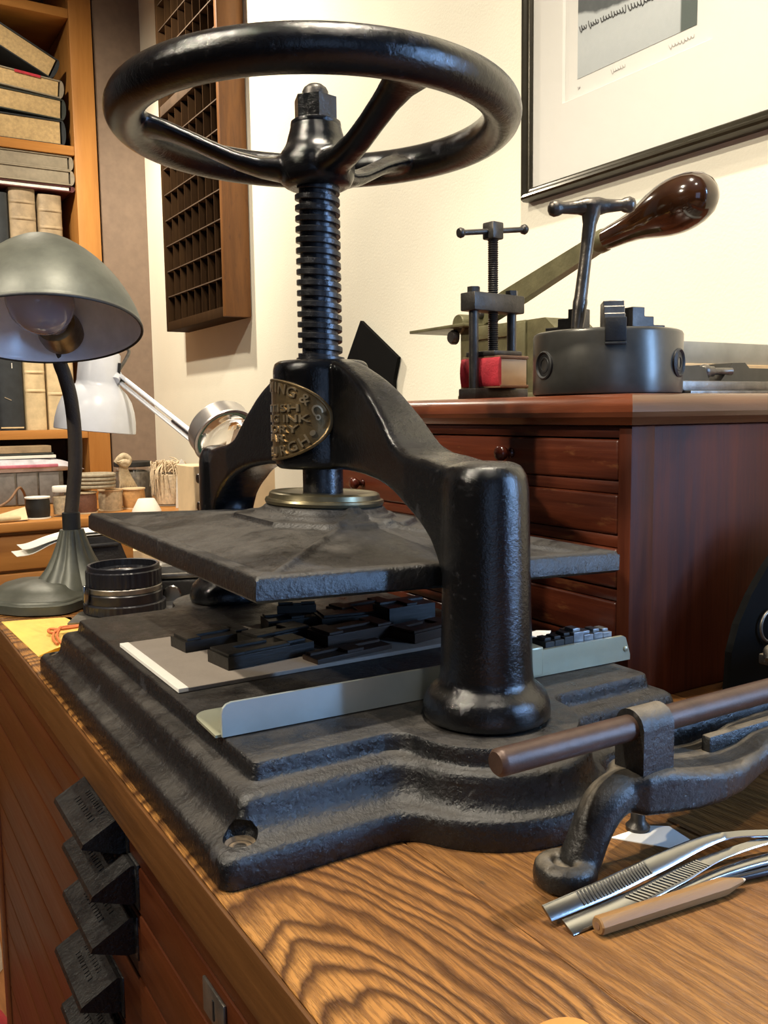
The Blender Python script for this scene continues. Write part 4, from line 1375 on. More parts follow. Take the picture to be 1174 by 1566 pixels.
tube(b, [(0.020, -0.2485, 0.0315), (0.006, -0.2488, 0.0318), (-0.003, -0.2490, 0.0292), (-0.0085, -0.2490, 0.0240), (-0.0125, -0.2488, 0.0170), (-0.0165, -0.2484, 0.0085), (-0.0200, -0.2482, 0.0045)], [0.0070, 0.0088, 0.0090, 0.0086, 0.0082, 0.0084, 0.0070], 18, 5, upv=(0, 1, 0))
lathe(b, [(0.0045, 0.0), (0.0108, 0.0), (0.0124, 0.0012), (0.0128, 0.0045), (0.0120, 0.0085), (0.0100, 0.0100), (0.0070, 0.0104), (0.0054, 0.0096), (0.0046, 0.0070)], 32, None, FC)
b = remeshed(b, 0.0010, 5)
obj('cast_frame', b, M_TOOL, tl, 0)
for p in COL.objects[-1].data.polygons:
    p.use_smooth = True
for y0, y1, z1, x0 in ((-0.2465, -0.2415, 0.0418, 0.062), (-0.2330, -0.2265, 0.0445, 0.048), (-0.2190, -0.2130, 0.0450, 0.050)):
    b = new(); bx(b, x0, 0.34, y0, y1, 0.030, z1, 0.0012)
    obj('slide_rib', b, M_TOOL, tl, 40)
b = new()
lathe(b, [(0, -0.061), (0.0042, -0.061), (0.0052, -0.0598), (0.0053, -0.058), (0.0053, 0.34), (0, 0.34)], 28, T((0, -0.25, 0.0580)) @ RY(pi / 2))
obj('rod', b, M_ROD, tl, 40, 'smooth rust-brown steel rod')
b = new()
lathe(b, [(0, 0.02), (0.0036, 0.02), (0.0036, 0.34), (0, 0.34)], 20, T((0, -0.236, 0.0525)) @ RY(pi / 2))
obj('rear_rod', b, M_ROD, tl, 40)
b = new()                                  # strap clamp round the rod
P = []
for i in range(11):
    a = pi * i / 10
    P.append((-0.25 + 0.0078 * cos(a), 0.0580 + 0.0078 * sin(a)))
P += [(-0.2578, 0.0400), (-0.2422, 0.0400)]
loft(b, [[Vector((0.0080, y, z)) for y, z in P], [Vector((0.0255, y, z)) for y, z in P]])
bevel_all(b, 0.0007, 1)
obj('clamp', b, M_TOOL, tl, 40)
b = new()
lathe(b, [(0, 0.0002), (0.0052, 0.0002), (0.0054, 0.0020), (0.0040, 0.0035), (0.0032, 0.0050), (0.0032, 0.0225), (0, 0.0225)], 20, None, (0.0345, -0.2310, 0))
obj('screw_foot', b, M_STEELD, tl, 40)
b = new()
P = [(0.2000, 0.0), (0.2015, 0.0244), (0.2020, 0.0370), (0.2080, 0.0540), (0.2190, 0.0710), (0.2344, 0.0880), (0.26, 0.110), (0.32, 0.115), (0.32, 0.0)]
loft(b, [[Vector((x, -0.150, z)) for x, z in P], [Vector((x, -0.145, z)) for x, z in P]])
bevel_all(b, 0.001, 1)
o = obj('black_bracket', b, M_CARDK, None, 0)
tag(o, 'curved black bracket standing against the mahogany side panel', 'bracket')
b = new()
tube(b, [(0.236 + 0.010 * cos(2 * pi * i / 24), -0.1525, 0.0500 + 0.010 * sin(2 * pi * i / 24)) for i in range(24)], 0.0010, 8, closed=True)
e = obj('steel_ring', b, M_STEELG, None, 50, 'thin grey steel ring')
e.parent = o; e.location = -o.location
b = new()
tube(b, [(0.183, -0.190, 0.0445), (0.188, -0.188, 0.0480), (0.196, -0.186, 0.0490), (0.23, -0.182, 0.0490), (0.30, -0.178, 0.049)], [0.003, 0.0055, 0.0050, 0.0060, 0.0060], 14, 4, flat=0.7)
bx(b, 0.186, 0.30, -0.206, -0.180, 0.040, 0.046, 0.001)
obj('slide_block', b, M_TOOL, tl, 40)

def ribbon(b, pts, wid, th, nrm=(0, -0.55, 0.83)):
    """flat springy strip through pts; wid list across, thickness th"""
    P = smoothpts(pts, 5)
    W = []
    for i in range(len(wid) - 1):
        for j in range(5):
            W.append(wid[i] + (wid[i + 1] - wid[i]) * j / 5)
    W.append(wid[-1])
    N = Vector(nrm).normalized()
    rings_ = []
    for i, p in enumerate(P):
        d = (P[min(i + 1, len(P) - 1)] - P[max(i - 1, 0)]).normalized()
        s = d.cross(N).normalized()
        n = s.cross(d).normalized()
        w_ = W[i] / 2
        rings_.append([p + s * (w_ * a) + n * (th / 2 * c) for a, c in ((-1, -0.4), (-0.8, -1), (0.8, -1), (1, -0.4), (1, 0.4), (0.8, 1), (-0.8, 1), (-1, 0.4))])
    loft(b, rings_)
    return P
tw = thing('tweezers', 'open steel tweezers with ribbed grips lying beside the wooden pencil stub', 'tweezers', (0.0, -0.270, 0.0))
A1 = [(-0.0500, -0.2660, 0.0042), (-0.0213, -0.2673, 0.0060), (0.0070, -0.2678, 0.0085), (0.0323, -0.2685, 0.0105), (0.0471, -0.2708, 0.0105), (0.0645, -0.2752, 0.0085), (0.085, -0.281, 0.006)]
b = new(); ribbon(b, A1, [0.0065, 0.0072, 0.0070, 0.0050, 0.0032, 0.0034, 0.0040], 0.0011)
p1 = obj('arm', b, M_CHROME, tw, 40)
A2 = [(-0.0470, -0.2738, 0.0016), (-0.0186, -0.2750, 0.0030), (0.0108, -0.2749, 0.0052), (0.0350, -0.2745, 0.0064), (0.0640, -0.2762, 0.0060), (0.085, -0.281, 0.0045)]
b = new(); ribbon(b, A2, [0.0070, 0.0068, 0.0066, 0.0040, 0.0036, 0.0040], 0.0011, (0, -0.4, 0.9))
p2 = obj('arm', b, M_CHROME, tw, 40)
def ribs(A, t0, t1, n, par, diag, nrm):
    b = new()
    P = smoothpts(A, 12)
    N = Vector(nrm).normalized()
    for i in range(n):
        u = (t0 + (t1 - t0) * i / n) * (len(P) - 1)
        p = P[int(u)].lerp(P[min(int(u) + 1, len(P) - 1)], u - int(u))
        d = (P[min(int(u) + 1, len(P) - 1)] - P[max(int(u) - 1, 0)]).normalized()
        s = d.cross(N).normalized(); n_ = s.cross(d).normalized()
        s2 = (s + d * diag).normalized(); d2 = n_.cross(s2)
        M = Matrix((d2, s2, n_)).transposed().to_4x4()
        box(b, p + n_ * 0.0006, (0.0006, 0.0056, 0.0007), M)
    obj('grip_ribs', b, M_CHROME, par, 0)['kind'] = 'stuff'
ribs(A1, 0.10, 0.30, 24, p1, 0.0, (0, -0.55, 0.83))
ribs(A2, 0.22, 0.52, 22, p2, 0.9, (0, -0.4, 0.9))
fc = thing('steel_forceps', 'dark polished steel forceps behind the pencil point at the frame edge', 'forceps', (0.03, -0.279, 0.0))
b = new(); tube(b, [(-0.0034, -0.2790, 0.0020), (0.0172, -0.2795, 0.0028), (0.0332, -0.2812, 0.0038), (0.0524, -0.2848, 0.0045), (0.078, -0.290, 0.004)], [0.0012, 0.0024, 0.0030, 0.0032, 0.0034], 12, 5, flat=0.6)
obj('arm', b, M_CHROME, fc, 50)
b = new(); tube(b, [(0.004, -0.2812, 0.0016), (0.0220, -0.2828, 0.0022), (0.0400, -0.2868, 0.0026), (0.0560, -0.2900, 0.0028), (0.078, -0.294, 0.0028)], [0.0010, 0.0015, 0.0018, 0.0020, 0.0022], 12, 5, flat=0.8)
obj('arm', b, M_BLKG, fc, 50)
pc = thing('pencil_stub', 'short bare wooden pencil stub with blunt point on the oak worktop', 'pencil', (0.0, -0.283, 0.0))
p0, p1_ = Vector((-0.0395, -0.2810, 0.0036)), Vector((0.0318, -0.2885, 0.0036))
MP = frame_to(p0, p1_ - p0) @ RZ(0.3)
L = (p1_ - p0).length
def pbody(b):
    rr = []
    for z, r in ((0, 0.0030), (0.0006, 0.0034), (L - 0.012, 0.0034), (L - 0.010, 0.0031), (L - 0.0015, 0.0010)):
        rr.append([Vector((r * cos(2 * pi * i / 12) * (1.0 if i % 2 else 0.96), r * sin(2 * pi * i / 12) * (1.0 if i % 2 else 0.96), z)) for i in range(12)])
    loft(b, rr)
add('wood', pbody, M_PENCIL, pc, 30, MP)
add('core', lambda b: lathe(b, [(0, -0.0002), (0.0014, -0.0002), (0.0014, 0.001), (0, 0.001)], 14), M_BOARDB, pc, 0, MP)
add('point', lambda b: lathe(b, [(0, L - 0.0016), (0.0010, L - 0.0016), (0.0004, L), (0, L + 0.0001)], 12), M_CREAM, pc, 0, MP)
b = new(); prism(b, [(0.0180, -0.2305), (0.0400, -0.2310), (0.0480, -0.2370), (0.0450, -0.2530), (0.0330, -0.2520)], 0.0001, 0.0005)
tag(obj('paper_slip', b, M_PAPER, None, 0), 'pale paper slip on the oak under the cast-iron tool', 'paper')

# ================================================================== LEFT END OF THE WORKTOP
# grey-green gooseneck lamp
LB = Vector((-0.060, 0.440, 0))
lamp = thing('gooseneck_lamp', 'worn grey-green gooseneck desk lamp with domed shade and clear bulb', 'lamp', LB)
b = new()
FO = Vector((-0.096, 0.436, 0))
foot = [(0, 0.0003), (0.058, 0.0003), (0.060, 0.0015), (0.060, 0.0095), (0.0585, 0.0110), (0.0575, 0.0112), (0.0565, 0.0130), (0.0550, 0.0136), (0.0480, 0.0165), (0.0430, 0.0190), (0.037, 0.0225), (0.0, 0.026)]
vs = lathe(b, foot, 72, None, (0, 0, 0), lambda a, z: 0.045 * cos(4 * a + 0.6) + 0.02 * cos(8 * a))
xf(b, vs, T(FO) @ RZ(radians(100)) @ Matrix.Diagonal((1.05, 0.86, 1, 1)))
obj('foot', b, M_LAMPG, lamp, 40)
b = new()
lathe(b, [(0, 0.014), (0.041, 0.0140), (0.0375, 0.0200), (0.0315, 0.0270), (0.0255, 0.0350), (0.0200, 0.0460), (0.0158, 0.0570), (0.0128, 0.0670), (0.0112, 0.0730), (0, 0.0735)], 96, None, LB, lambda a, z: 0.13 * abs(cos(5 * a)) - 0.07)
obj('fluted_stem', b, M_LAMPG, lamp, 40)
b = new()
lathe(b, [(0, 0.0725), (0.0088, 0.0725), (0.0088, 0.0900), (0.0082, 0.0905), (0, 0.0905)], 28, None, LB)
obj('socket_collar', b, M_BLACK, lamp, 40)
SC = Vector((-0.0899, 0.360, 0.2635))               # rim centre of the shade
tc_ = Vector((-0.2599 - SC.x, -0.5011 - SC.y, 0)).normalized()
tilt = radians(16)
axd = (tc_ * sin(tilt) + Vector((0, 0, -cos(tilt)))).normalized()      # opening direction
Rr, Hh = 0.0838, 0.092
MS = frame_to(SC, -axd)
back = (tc_ * -cos(tilt) + Vector((0, 0, -sin(tilt)))).normalized()     # from rim centre to the far rim
sx_ = SC + back * (Rr * 0.86) - axd * 0.026 + Vector((0.012, -0.004, 0))
b = new()
tube(b, [(-0.0600, 0.440, 0.088), (-0.0540, 0.440, 0.132), (-0.0524, 0.440, 0.170), (-0.0545, 0.440, 0.204), (-0.0590, 0.441, 0.227), (-0.0630, 0.442, 0.243), sx_ + back * 0.010], [0.0070] * 7, 16, 6)
obj('gooseneck', b, M_FLEX, lamp, 60)
def dome(scale, off):
    pr = []
    for i in range(22):
        t = i / 21
        pr.append((Rr * scale * max(0.0, (1 - t ** 1.55)) ** 0.62, Hh * (scale) * t + off))
    pr[-1] = (0, pr[-1][1])
    return pr
b = new()
outer = dome(1.0, 0.0)
inner = dome(0.978, 0.0)
prf = [(0, inner[-1][1])] + inner[:-1][::-1] + [(Rr * 1.0, -0.0012), (Rr * 1.008, -0.0006), (Rr * 1.008, 0.0012), (Rr * 1.0, 0.0020)] + outer[1:]
lathe(b, prf, 80, MS)
sh = obj('shade', b, [M_LAMPG, M_ENAM, M_BLACK], lamp, 60)
ctr = MS.translation
nprof = len(prf)
for p in sh.data.polygons:
    c = Vector(p.center) + base_of(lamp)
    q = MS.inverted() @ c
    rr_ = hypot(q.x, q.y)
    t = max(0, min(1, q.z / (Hh * 0.978)))
    rin = Rr * 0.99 * max(0, 1 - t ** 1.55) ** 0.62
    nloc = (MS.to_3x3().inverted() @ Vector(p.normal))
    inward = (nloc.x * q.x + nloc.y * q.y) < 0 or (rr_ < 0.02 and nloc.z < 0)
    if q.z < 0.0009:
        p.material_index = 2
    elif inward:
        p.material_index = 1
sdir = (tc_ * 0.80 + Vector((-0.24, 0, 0.30))).normalized()
SK = sx_ - back * 0.004
MK = frame_to(SK, sdir) @ Matrix.Scale(1.08, 4)
add('socket', lambda b: lathe(b, [(0, -0.006), (0.0195, -0.006), (0.0195, 0.003), (0.0180, 0.010), (0.0172, 0.018), (0.0165, 0.0185), (0, 0.0185)], 32), M_BRASS, lamp, 40, MK)
add('bulb', lambda b: lathe(b, [(0, 0.0186), (0.0120, 0.0186), (0.0128, 0.024), (0.0165, 0.032), (0.0225, 0.042), (0.0262, 0.052), (0.0272, 0.062), (0.0258, 0.072), (0.0212, 0.0815), (0.0130, 0.0880), (0.005, 0.0902), (0, 0.0904)], 40), M_BULB, lamp, 60, MK)

# camera lens standing on its cap, on a grey plate, with a camera body behind
b = new(); prism(b, [(-0.0930, 0.322), (-0.030, 0.296), (0.050, 0.310), (0.062, 0.345), (0.020, 0.420), (-0.036, 0.430), (-0.036, 0.400), (-0.075, 0.360)], 0.0003, 0.0030)
tag(obj('grey_plate', b, M_STEELG, None, 0), 'flat grey plate under the black camera lens', 'plate')
LC = Vector((-0.0335, 0.3500, 0.0031))
ln = thing('camera_lens', 'short black camera lens standing upright between the lamp foot and press', 'lens', LC)
def knurl(a, z): return 0.012 * (1 if cos(60 * a) > 0 else 0)
add('rear_cap', lambda b: lathe(b, [(0, 0), (0.0370, 0), (0.0378, 0.0008), (0.0378, 0.0085), (0.0365, 0.0095), (0, 0.0095)], 240, None, (0, 0, 0), lambda a, z: 0.010 * (1 if cos(40 * a) > 0 else 0) if 0.0005 < z < 0.009 else 0), M_BLKG, ln, 30, T(LC))
add('barrel', lambda b: lathe(b, [(0, 0.0095), (0.0352, 0.0095), (0.0352, 0.0180), (0.0340, 0.0195), (0.0340, 0.0250), (0, 0.0250)], 64), M_BLKG, ln, 30, T(LC))
add('aperture_ring', lambda b: lathe(b, [(0.030, 0.0196), (0.0345, 0.0196), (0.0349, 0.0202), (0.0349, 0.0240), (0.0343, 0.0248), (0.030, 0.0248)], 64, ends='ring'), M_STEELG, ln, 30, T(LC))
add('focus_ring', lambda b: lathe(b, [(0.028, 0.0250), (0.0338, 0.0250), (0.0345, 0.0258), (0.0345, 0.0390), (0.0335, 0.0400), (0.0335, 0.0435), (0.0325, 0.0445), (0.0305, 0.0440), (0.0300, 0.0380), (0.0220, 0.0350), (0, 0.0350)], 240, None, (0, 0, 0), lambda a, z: 0.014 * (1 if cos(36 * a) > 0 else 0) if 0.0252 < z < 0.0392 else 0), M_BLKG, ln, 30, T(LC))
add('front_glass', lambda b: lathe(b, [(0.0218, 0.0352), (0.0218, 0.0362), (0.014, 0.0388), (0.007, 0.0398), (0, 0.0400)], 40), M_GLASS, ln, 60, T(LC))
add('chrome_tab', lambda b: bx(b, -0.0400, -0.0355, -0.010, -0.004, 0.012, 0.028, 0.0006), M_CHROME, ln, 30, T(LC))
KC = Vector((0.025, 0.384, 0.0031))
cb = thing('old_camera', 'small silver and black camera body lying behind the black lens', 'camera', KC)
Mk = T(KC) @ RZ(radians(-22))
add('body', lambda b: bx(b, -0.048, 0.048, -0.020, 0.024, 0, 0.0215, 0.004, 3), M_LEATH, cb, 40, Mk)
add('top_plate', lambda b: bx(b, -0.0485, 0.0485, -0.0205, 0.0245, 0.0216, 0.0270, 0.002), M_STEELG, cb, 40, Mk)
def hump(b):
    rings_ = [[Vector((sx * w_, y_ + sy * d_, z)) for sx, sy in ((-1, -1), (1, -1), (1, 1), (-1, 1))] for w_, d_, y_, z in ((0.020, 0.017, 0.002, 0.0271), (0.0185, 0.015, 0.002, 0.0330), (0.013, 0.010, 0.003, 0.0360))]
    loft(b, rings_); bevel_all(b, 0.001)
add('prism_hump', hump, M_STEELG, cb, 30, Mk)
add('hot_shoe', lambda b: (bx(b, -0.008, 0.008, -0.004, 0.010, 0.0361, 0.0370, 0.0003), bx(b, -0.009, -0.0055, -0.004, 0.010, 0.0371, 0.0385, 0.0003), bx(b, 0.0055, 0.009, -0.004, 0.010, 0.0371, 0.0385, 0.0003)), M_STEELD, cb, 20, Mk)
for x, r, h in ((-0.034, 0.0085, 0.008), (0.030, 0.0070, 0.007), (0.041, 0.0045, 0.005)):
    add('dial', lambda b: lathe(b, [(0, 0.0271), (r, 0.0271), (r, 0.0271 + h - 0.0008), (r - 0.001, 0.0271 + h), (0, 0.0271 + h)], 60, None, (x, 0.0, 0), lambda a, z: 0.03 * (1 if cos(20 * a) > 0 else 0)), M_CHROME, cb, 30, Mk)
add('lug_ring', lambda b: tube(b, [(0.051 + 0.0065 * cos(2 * pi * i / 20), -0.016, 0.0130 + 0.0065 * sin(2 * pi * i / 20)) for i in range(20)], 0.0010, 8, closed=True), M_CHROME, cb, 50, Mk)
add('mount_ring', lambda b: lathe(b, [(0.0100, 0), (0.0150, 0), (0.0150, 0.002), (0.0130, 0.003), (0.0100, 0.003)], 40, T((0.000, -0.0203, 0.0110)) @ RX(pi / 2)), M_CHROME, cb, 30, Mk @ Matrix.Diagonal((0.6, 1, 0.6, 1)))
b = new()
tube(b, [(0.0555, 0.318, 0.0170), (0.063, 0.305, 0.0165), (0.078, 0.285, 0.0150), (0.094, 0.268, 0.0145)], [0.0135, 0.0150, 0.0140, 0.0135], 20, 4)
bmesh.ops.translate(b, vec=(0, 0, -0.0006), verts=b.verts)
tag(obj('black_roll', b, M_BLACK, None, 50), 'short black roll lying behind the bed below the platen corner', 'roll')
# yellow envelope with a knotted orange cord
b = new()
P = [(-0.1404, 0.3735), (-0.1350, 0.2270), (-0.0860, 0.2290), (-0.0830, 0.3560)]
N_ = 12
top_, bot_ = [], []
for i in range(N_ + 1):
    t = i / N_
    a = Vector(P[0]).lerp(Vector(P[3]), t); c = Vector(P[1]).lerp(Vector(P[2]), t)
    top_.append((a, c, sin(pi * t)))
g0 = [[b.verts.new((*a.lerp(c, s), 0.0009 + 0.0055 * h * s * s)) for s in (0, 0.25, 0.5, 0.75, 1)] for a, c, h in top_]
for i in range(N_):
    for j in range(4):
        b.faces.new((g0[i][j], g0[i + 1][j], g0[i + 1][j + 1], g0[i][j + 1]))
prism(b, P, 0.0001, 0.0005)
sol = bmesh.ops.solidify(b, geom=[f for f in b.faces if len(f.verts) == 4 and all(v.co.z > 0.0006 for v in f.verts)], thickness=0.0003)
tag(obj('yellow_envelope', b, M_YELL, None, 0), 'open bright yellow paper envelope beside the lamp foot', 'envelope')
b = new()
ctrl = [(-0.0890, 0.2860, 0.0085), (-0.1000, 0.2840, 0.0088), (-0.1090, 0.2830, 0.0092), (-0.1140, 0.2900, 0.0086), (-0.1165, 0.2820, 0.0084), (-0.1140, 0.2745, 0.0088), (-0.1080, 0.2800, 0.0100), (-0.1050, 0.2870, 0.0096), (-0.0900, 0.2890, 0.0086)]
tube(b, ctrl, 0.0013, 8, 5)
tube(b, [(-0.1120, 0.2790, 0.0090), (-0.1165, 0.2650, 0.0078), (-0.1185, 0.2500, 0.0075), (-0.1190, 0.2350, 0.0082)], 0.0012, 8, 5)
tube(b, [(-0.1090, 0.2780, 0.0094), (-0.1135, 0.2640, 0.0080), (-0.1150, 0.2480, 0.0078), (-0.1160, 0.2320, 0.0086)], 0.0012, 8, 5)
bmesh.ops.translate(b, vec=(0, 0, -0.0018), verts=b.verts)
tag(obj('orange_cord', b, M_CORD, None, 60), 'orange cord knotted in a loop on the yellow envelope', 'cord')
# black leather pouch with papers, cream card, white sheet, kraft box
po = thing('leather_pouch', 'black leather pouch standing behind the lamp stem', 'pouch', (-0.015, 0.515, 0))
def pouch(b):
    pts = [(-0.045, 0.001), (0.0105, 0.001), (0.0085, 0.030), (0.0010, 0.052), (-0.012, 0.056), (-0.045, 0.056)]
    loft(b, [[Vector((x, 0.492, z)) for x, z in pts], [Vector((x + 0.004, 0.538, z)) for x, z in pts]])
    bevel_all(b, 0.003, 2)
add('body', pouch, M_LEATH, po, 50, M1)
add('flap', lambda b: bx(b, -0.046, 0.000, 0.4895, 0.540, 0.0445, 0.0490, 0.0015), M_LEATH, po, 40, M1)
b = new()
for k, (z, dx) in enumerate(((0.0570, 0), (0.0600, 0.006))):
    P = smoothpts([(-0.104 + dx, 0.512, z - 0.016 + 0.004 * k), (-0.088, 0.510, z - 0.014 + 0.003 * k), (-0.066, 0.508, z - 0.004), (-0.040, 0.506, z + 0.001), (-0.008, 0.506, z + 0.0015)], 4)
    loft(b, [[p + Vector((0, -0.010, 0)), p + Vector((0, 0.025, 0.001)), p + Vector((0, 0.025, 0.0016)), p + Vector((0, -0.010, 0.0006))] for p in P])
bmesh.ops.translate(b, vec=(0, 0, -0.0005), verts=b.verts)
tag(obj('folded_letters', b, M_PAPER, None, 30), 'curled white letters sticking out over the black leather pouch', 'letters')
b = new(); prism(b, [(0.018, 0.500), (0.070, 0.488), (0.090, 0.540), (0.030, 0.543)], 0.0003, 0.036); bevel_all(b, 0.001, 1)
tag(obj('cream_box', b, M_CREAM, None, 0), 'small plain cream card box beside the black leather pouch', 'box')
b = new(); prism(b, [(0.052, 0.425), (0.115, 0.330), (0.155, 0.345), (0.110, 0.470), (0.075, 0.480)], 0.0002, 0.0008)
tag(obj('white_sheet', b, M_PAPER, None, 0), 'white paper sheet on the worktop behind the camera body', 'paper')
kb = new(); bx(kb, 0.085, 0.185, 0.480, 0.540, 0.0003, 0.1290, 0.001); 
tag(obj('kraft_box', kb, M_CREAM, None, 0), 'tall peach card box behind the rear press column', 'box')
# magnifier on a grey post
mg = thing('magnifier', 'round magnifying glass in a pale metal ring on a grey post', 'magnifier', (0.107, 0.452, 0))
PX_, PY_ = 0.0905, 0.455
add('post', lambda b: (bx(b, PX_ - 0.0030, PX_ + 0.0030, PY_ - 0.003, PY_ + 0.003, 0.006, 0.1250, 0.0006), bx(b, PX_ + 0.0060, PX_ + 0.0085, PY_ - 0.003, PY_ + 0.003, 0.006, 0.1250, 0.0006)), M_STEELG, mg, 20, M1)
add('foot', lambda b: lathe(b, [(0, 0.0003), (0.024, 0.0003), (0.025, 0.002), (0.022, 0.006), (0.010, 0.008), (0, 0.008)], 40, None, (PX_ + 0.003, PY_, 0)), M_STEELD, mg, 40, M1)
for z in (0.1170, 0.0860):
    add('knob', lambda b: lathe(b, [(0, 0), (0.0046, 0), (0.0055, 0.0015), (0.0055, 0.0065), (0.0046, 0.0078), (0, 0.0082)], 24, T((PX_ - 0.0031, PY_, z)) @ RY(-pi / 2)), M_BLKG, mg, 40, M1)
rtv = r2.normalized(); upv_ = u2.normalized()
mc = Vector((0.1115, 0.455, 0.1655))
toC = (Vector((-0.2599, -0.5011, 0.1862)) - mc).normalized()
an = (toC * cos(radians(52)) + (rtv * 0.60 - upv_ * 0.80) * sin(radians(52))).normalized()
MG = frame_to(mc, an)
add('lens_ring', lambda b: lathe(b, [(0.0325, -0.014), (0.0355, -0.014), (0.0365, -0.012), (0.0365, 0.004), (0.0375, 0.0055), (0.0370, 0.0072), (0.0345, 0.0075), (0.0330, 0.0060), (0.0325, 0.003)], 64, ends='ring'), M_ALU, mg, 40, MG)
M_GREENG = plain('green_glass_edge', (0.03, 0.20, 0.16), 0.12, 0, 0.3, 60, Coat_Weight=0.5)
add('lens_edge', lambda b: lathe(b, [(0.0285, 0.0036), (0.0305, 0.0052), (0.0329, 0.0060), (0.0329, 0.0020), (0.0300, 0.0012)], 64, ends='ring'), M_GREENG, mg, 40, MG)
add('lens', lambda b: lathe(b, [(0, -0.004), (0.020, -0.0028), (0.0284, 0.0010), (0.0284, 0.0034), (0.020, 0.0052), (0, 0.0062)], 64), M_GLASS, mg, 60, MG)
add('neck', lambda b: tube(b, [(PX_ + 0.003, PY_, 0.1240), (PX_ + 0.005, PY_, 0.1300), mc - an.cross(rtv).normalized() * 0.0 + Vector((-0.010, 0, -0.030))], 0.0035, 12), M_BLACK, mg, 40, M1)

# white articulated lamp clamped to the back of the worktop
wl = thing('articulated_lamp', 'white spring-arm desk lamp with bell shade in front of the bookcase', 'lamp', (0.17, 0.53, 0))
WC = Vector((0.1035, 1.0, 0.1640))
ax = Vector((0.10, -0.03, 0.99)).normalized()
MW = frame_to(WC, ax)
def bell(b):
    pr = [(0.060, 0.0), (0.0625, -0.001), (0.0640, 0.0), (0.0640, 0.006), (0.0630, 0.018), (0.0600, 0.034), (0.0545, 0.050), (0.0460, 0.063), (0.0385, 0.070), (0.0345, 0.074), (0.0335, 0.080), (0.0325, 0.124), (0.0300, 0.127), (0, 0.127)]
    inn = [(0, 0.124), (0.028, 0.122), (0.031, 0.076), (0.043, 0.062), (0.0525, 0.048), (0.0580, 0.032), (0.060, 0.016)]
    lathe(b, inn + pr, 64)
add('shade', bell, M_LAMPW, wl, 50, MW)
for dx in (-0.0155, -0.0085):
    add('vent_slot', lambda b: bx(b, dx - 0.0014, dx + 0.0014, -0.034, -0.0295, 0.095, 0.112), M_BLACK, wl, 0, MW)
add('switch', lambda b: lathe(b, [(0, 0), (0.006, 0), (0.006, 0.004), (0.003, 0.005), (0.003, 0.010), (0, 0.010)], 20, T((0.016, -0.030, 0.088)) @ RX(pi / 2)), M_BRASS, wl, 40, MW)
E1 = Vector((0.163, 0.600, 0.1300))
J0 = WC + Vector((0.038, -0.004, 0.088))
for off in (Vector((0, 0, 0.006)), Vector((0, 0, -0.006))):
    add('upper_arm', lambda b: tube(b, [J0 + off, E1 + off], 0.0034, 8), M_LAMPW, wl, 40, M1)
add('tilt_joint', lambda b: tube(b, [WC + Vector((0.028, -0.03, 0.080)), WC + Vector((0.034, -0.02, 0.090)), J0 + Vector((-0.001, 0, 0.008))], [0.007, 0.008, 0.006], 12), M_LAMPW, wl, 40, M1)
add('wing_nut', lambda b: lathe(b, [(0, 0), (0.007, 0), (0.008, 0.003), (0.005, 0.010), (0, 0.010)], 16, T(WC + Vector((0.040, -0.016, 0.082))) @ RX(pi / 2)), M_BLACK, wl, 40, M1)
add('cable', lambda b: tube(b, [WC + Vector((0.050, -0.010, 0.135)), WC + Vector((0.058, -0.010, 0.128)), WC + Vector((0.050, -0.010, 0.112)), WC + Vector((0.038, -0.008, 0.094))], 0.0028, 8, 6), M_STEELG, wl, 50, M1)
CB = Vector((0.235, 0.536, 0.0))
add('lower_arm', lambda b: tube(b, [E1, CB + Vector((0, 0, 0.030))], 0.0036, 8), M_LAMPW, wl, 40, M1)
add('spring', lambda b: tube(b, [E1.lerp(J0, 0.08) + Vector((0, 0, 0.0)), E1.lerp(J0, 0.40)], 0.0030, 8), M_CHROME, wl, 40, M1)
add('elbow', lambda b: lathe(b, [(0, -0.008), (0.009, -0.008), (0.010, -0.006), (0.010, 0.006), (0.009, 0.008), (0, 0.008)], 24, T(E1) @ RX(pi / 2)), M_LAMPW, wl, 40, M1)
add('clamp', lambda b: (bx(b, 0.222, 0.248, 0.514, 0.546, 0.0003, 0.006, 0.001), bx(b, 0.222, 0.248, 0.5455, 0.552, -0.045, 0.006, 0.001), lathe(b, [(0, 0.005), (0.008, 0.005), (0.008, 0.034), (0, 0.034)], 20, None, CB)), M_LAMPW, wl, 30, M1)

# ================================================================== BACK COUNTER AND BOOKCASE
CZ = -0.063
co = thing('back_counter', 'orange-brown wooden counter with drawers below the bookcase', 'counter', (-0.1, 2.2, ZF))
b = new(); bx(b, -1.2, 0.597, 1.790, 2.615, CZ - 0.024, CZ, 0.004, 3)
obj('top', b, M_SHELFX, co, 40)
b = new(); bx(b, -1.19, 0.595, 1.825, 2.61, ZF, CZ - 0.024)
obj('carcass', b, M_SHELFX, co)
zz = CZ - 0.034
for hgt_ in (0.085, 0.110, 0.14, 0.16, 0.18, 0.12):
    for x0, x1 in ((-1.18, -0.60), (-0.595, -0.005), (0.0, 0.59)):
        b = new(); bx(b, x0, x1, 1.808, 1.826, zz - hgt_, zz, 0.003)
        d = obj('drawer', b, M_SHELFX, co, 30)
        b = new(); lathe(b, [(0, 0), (0.007, 0), (0.006, 0.008), (0.011, 0.016), (0.009, 0.022), (0, 0.024)], 20, T(((x0 + x1) / 2, 1.808, zz - hgt_ / 2)) @ RX(pi / 2))
        obj('knob', b, M_BRASS, d, 50)
    zz -= hgt_ + 0.008
bc = thing('bookcase', 'tall honey-coloured wooden bookcase full of old books', 'bookcase', (-0.1, 2.45, CZ))
BX0, BX1, BY0, BY1 = -0.75, 0.455, 2.27, 2.60
b = new(); bx(b, BX1 - 0.064, BX1, BY0, BY0 + 0.018, CZ + 0.0005, 1.58, 0.002); obj('stile', b, M_SHELF, bc)
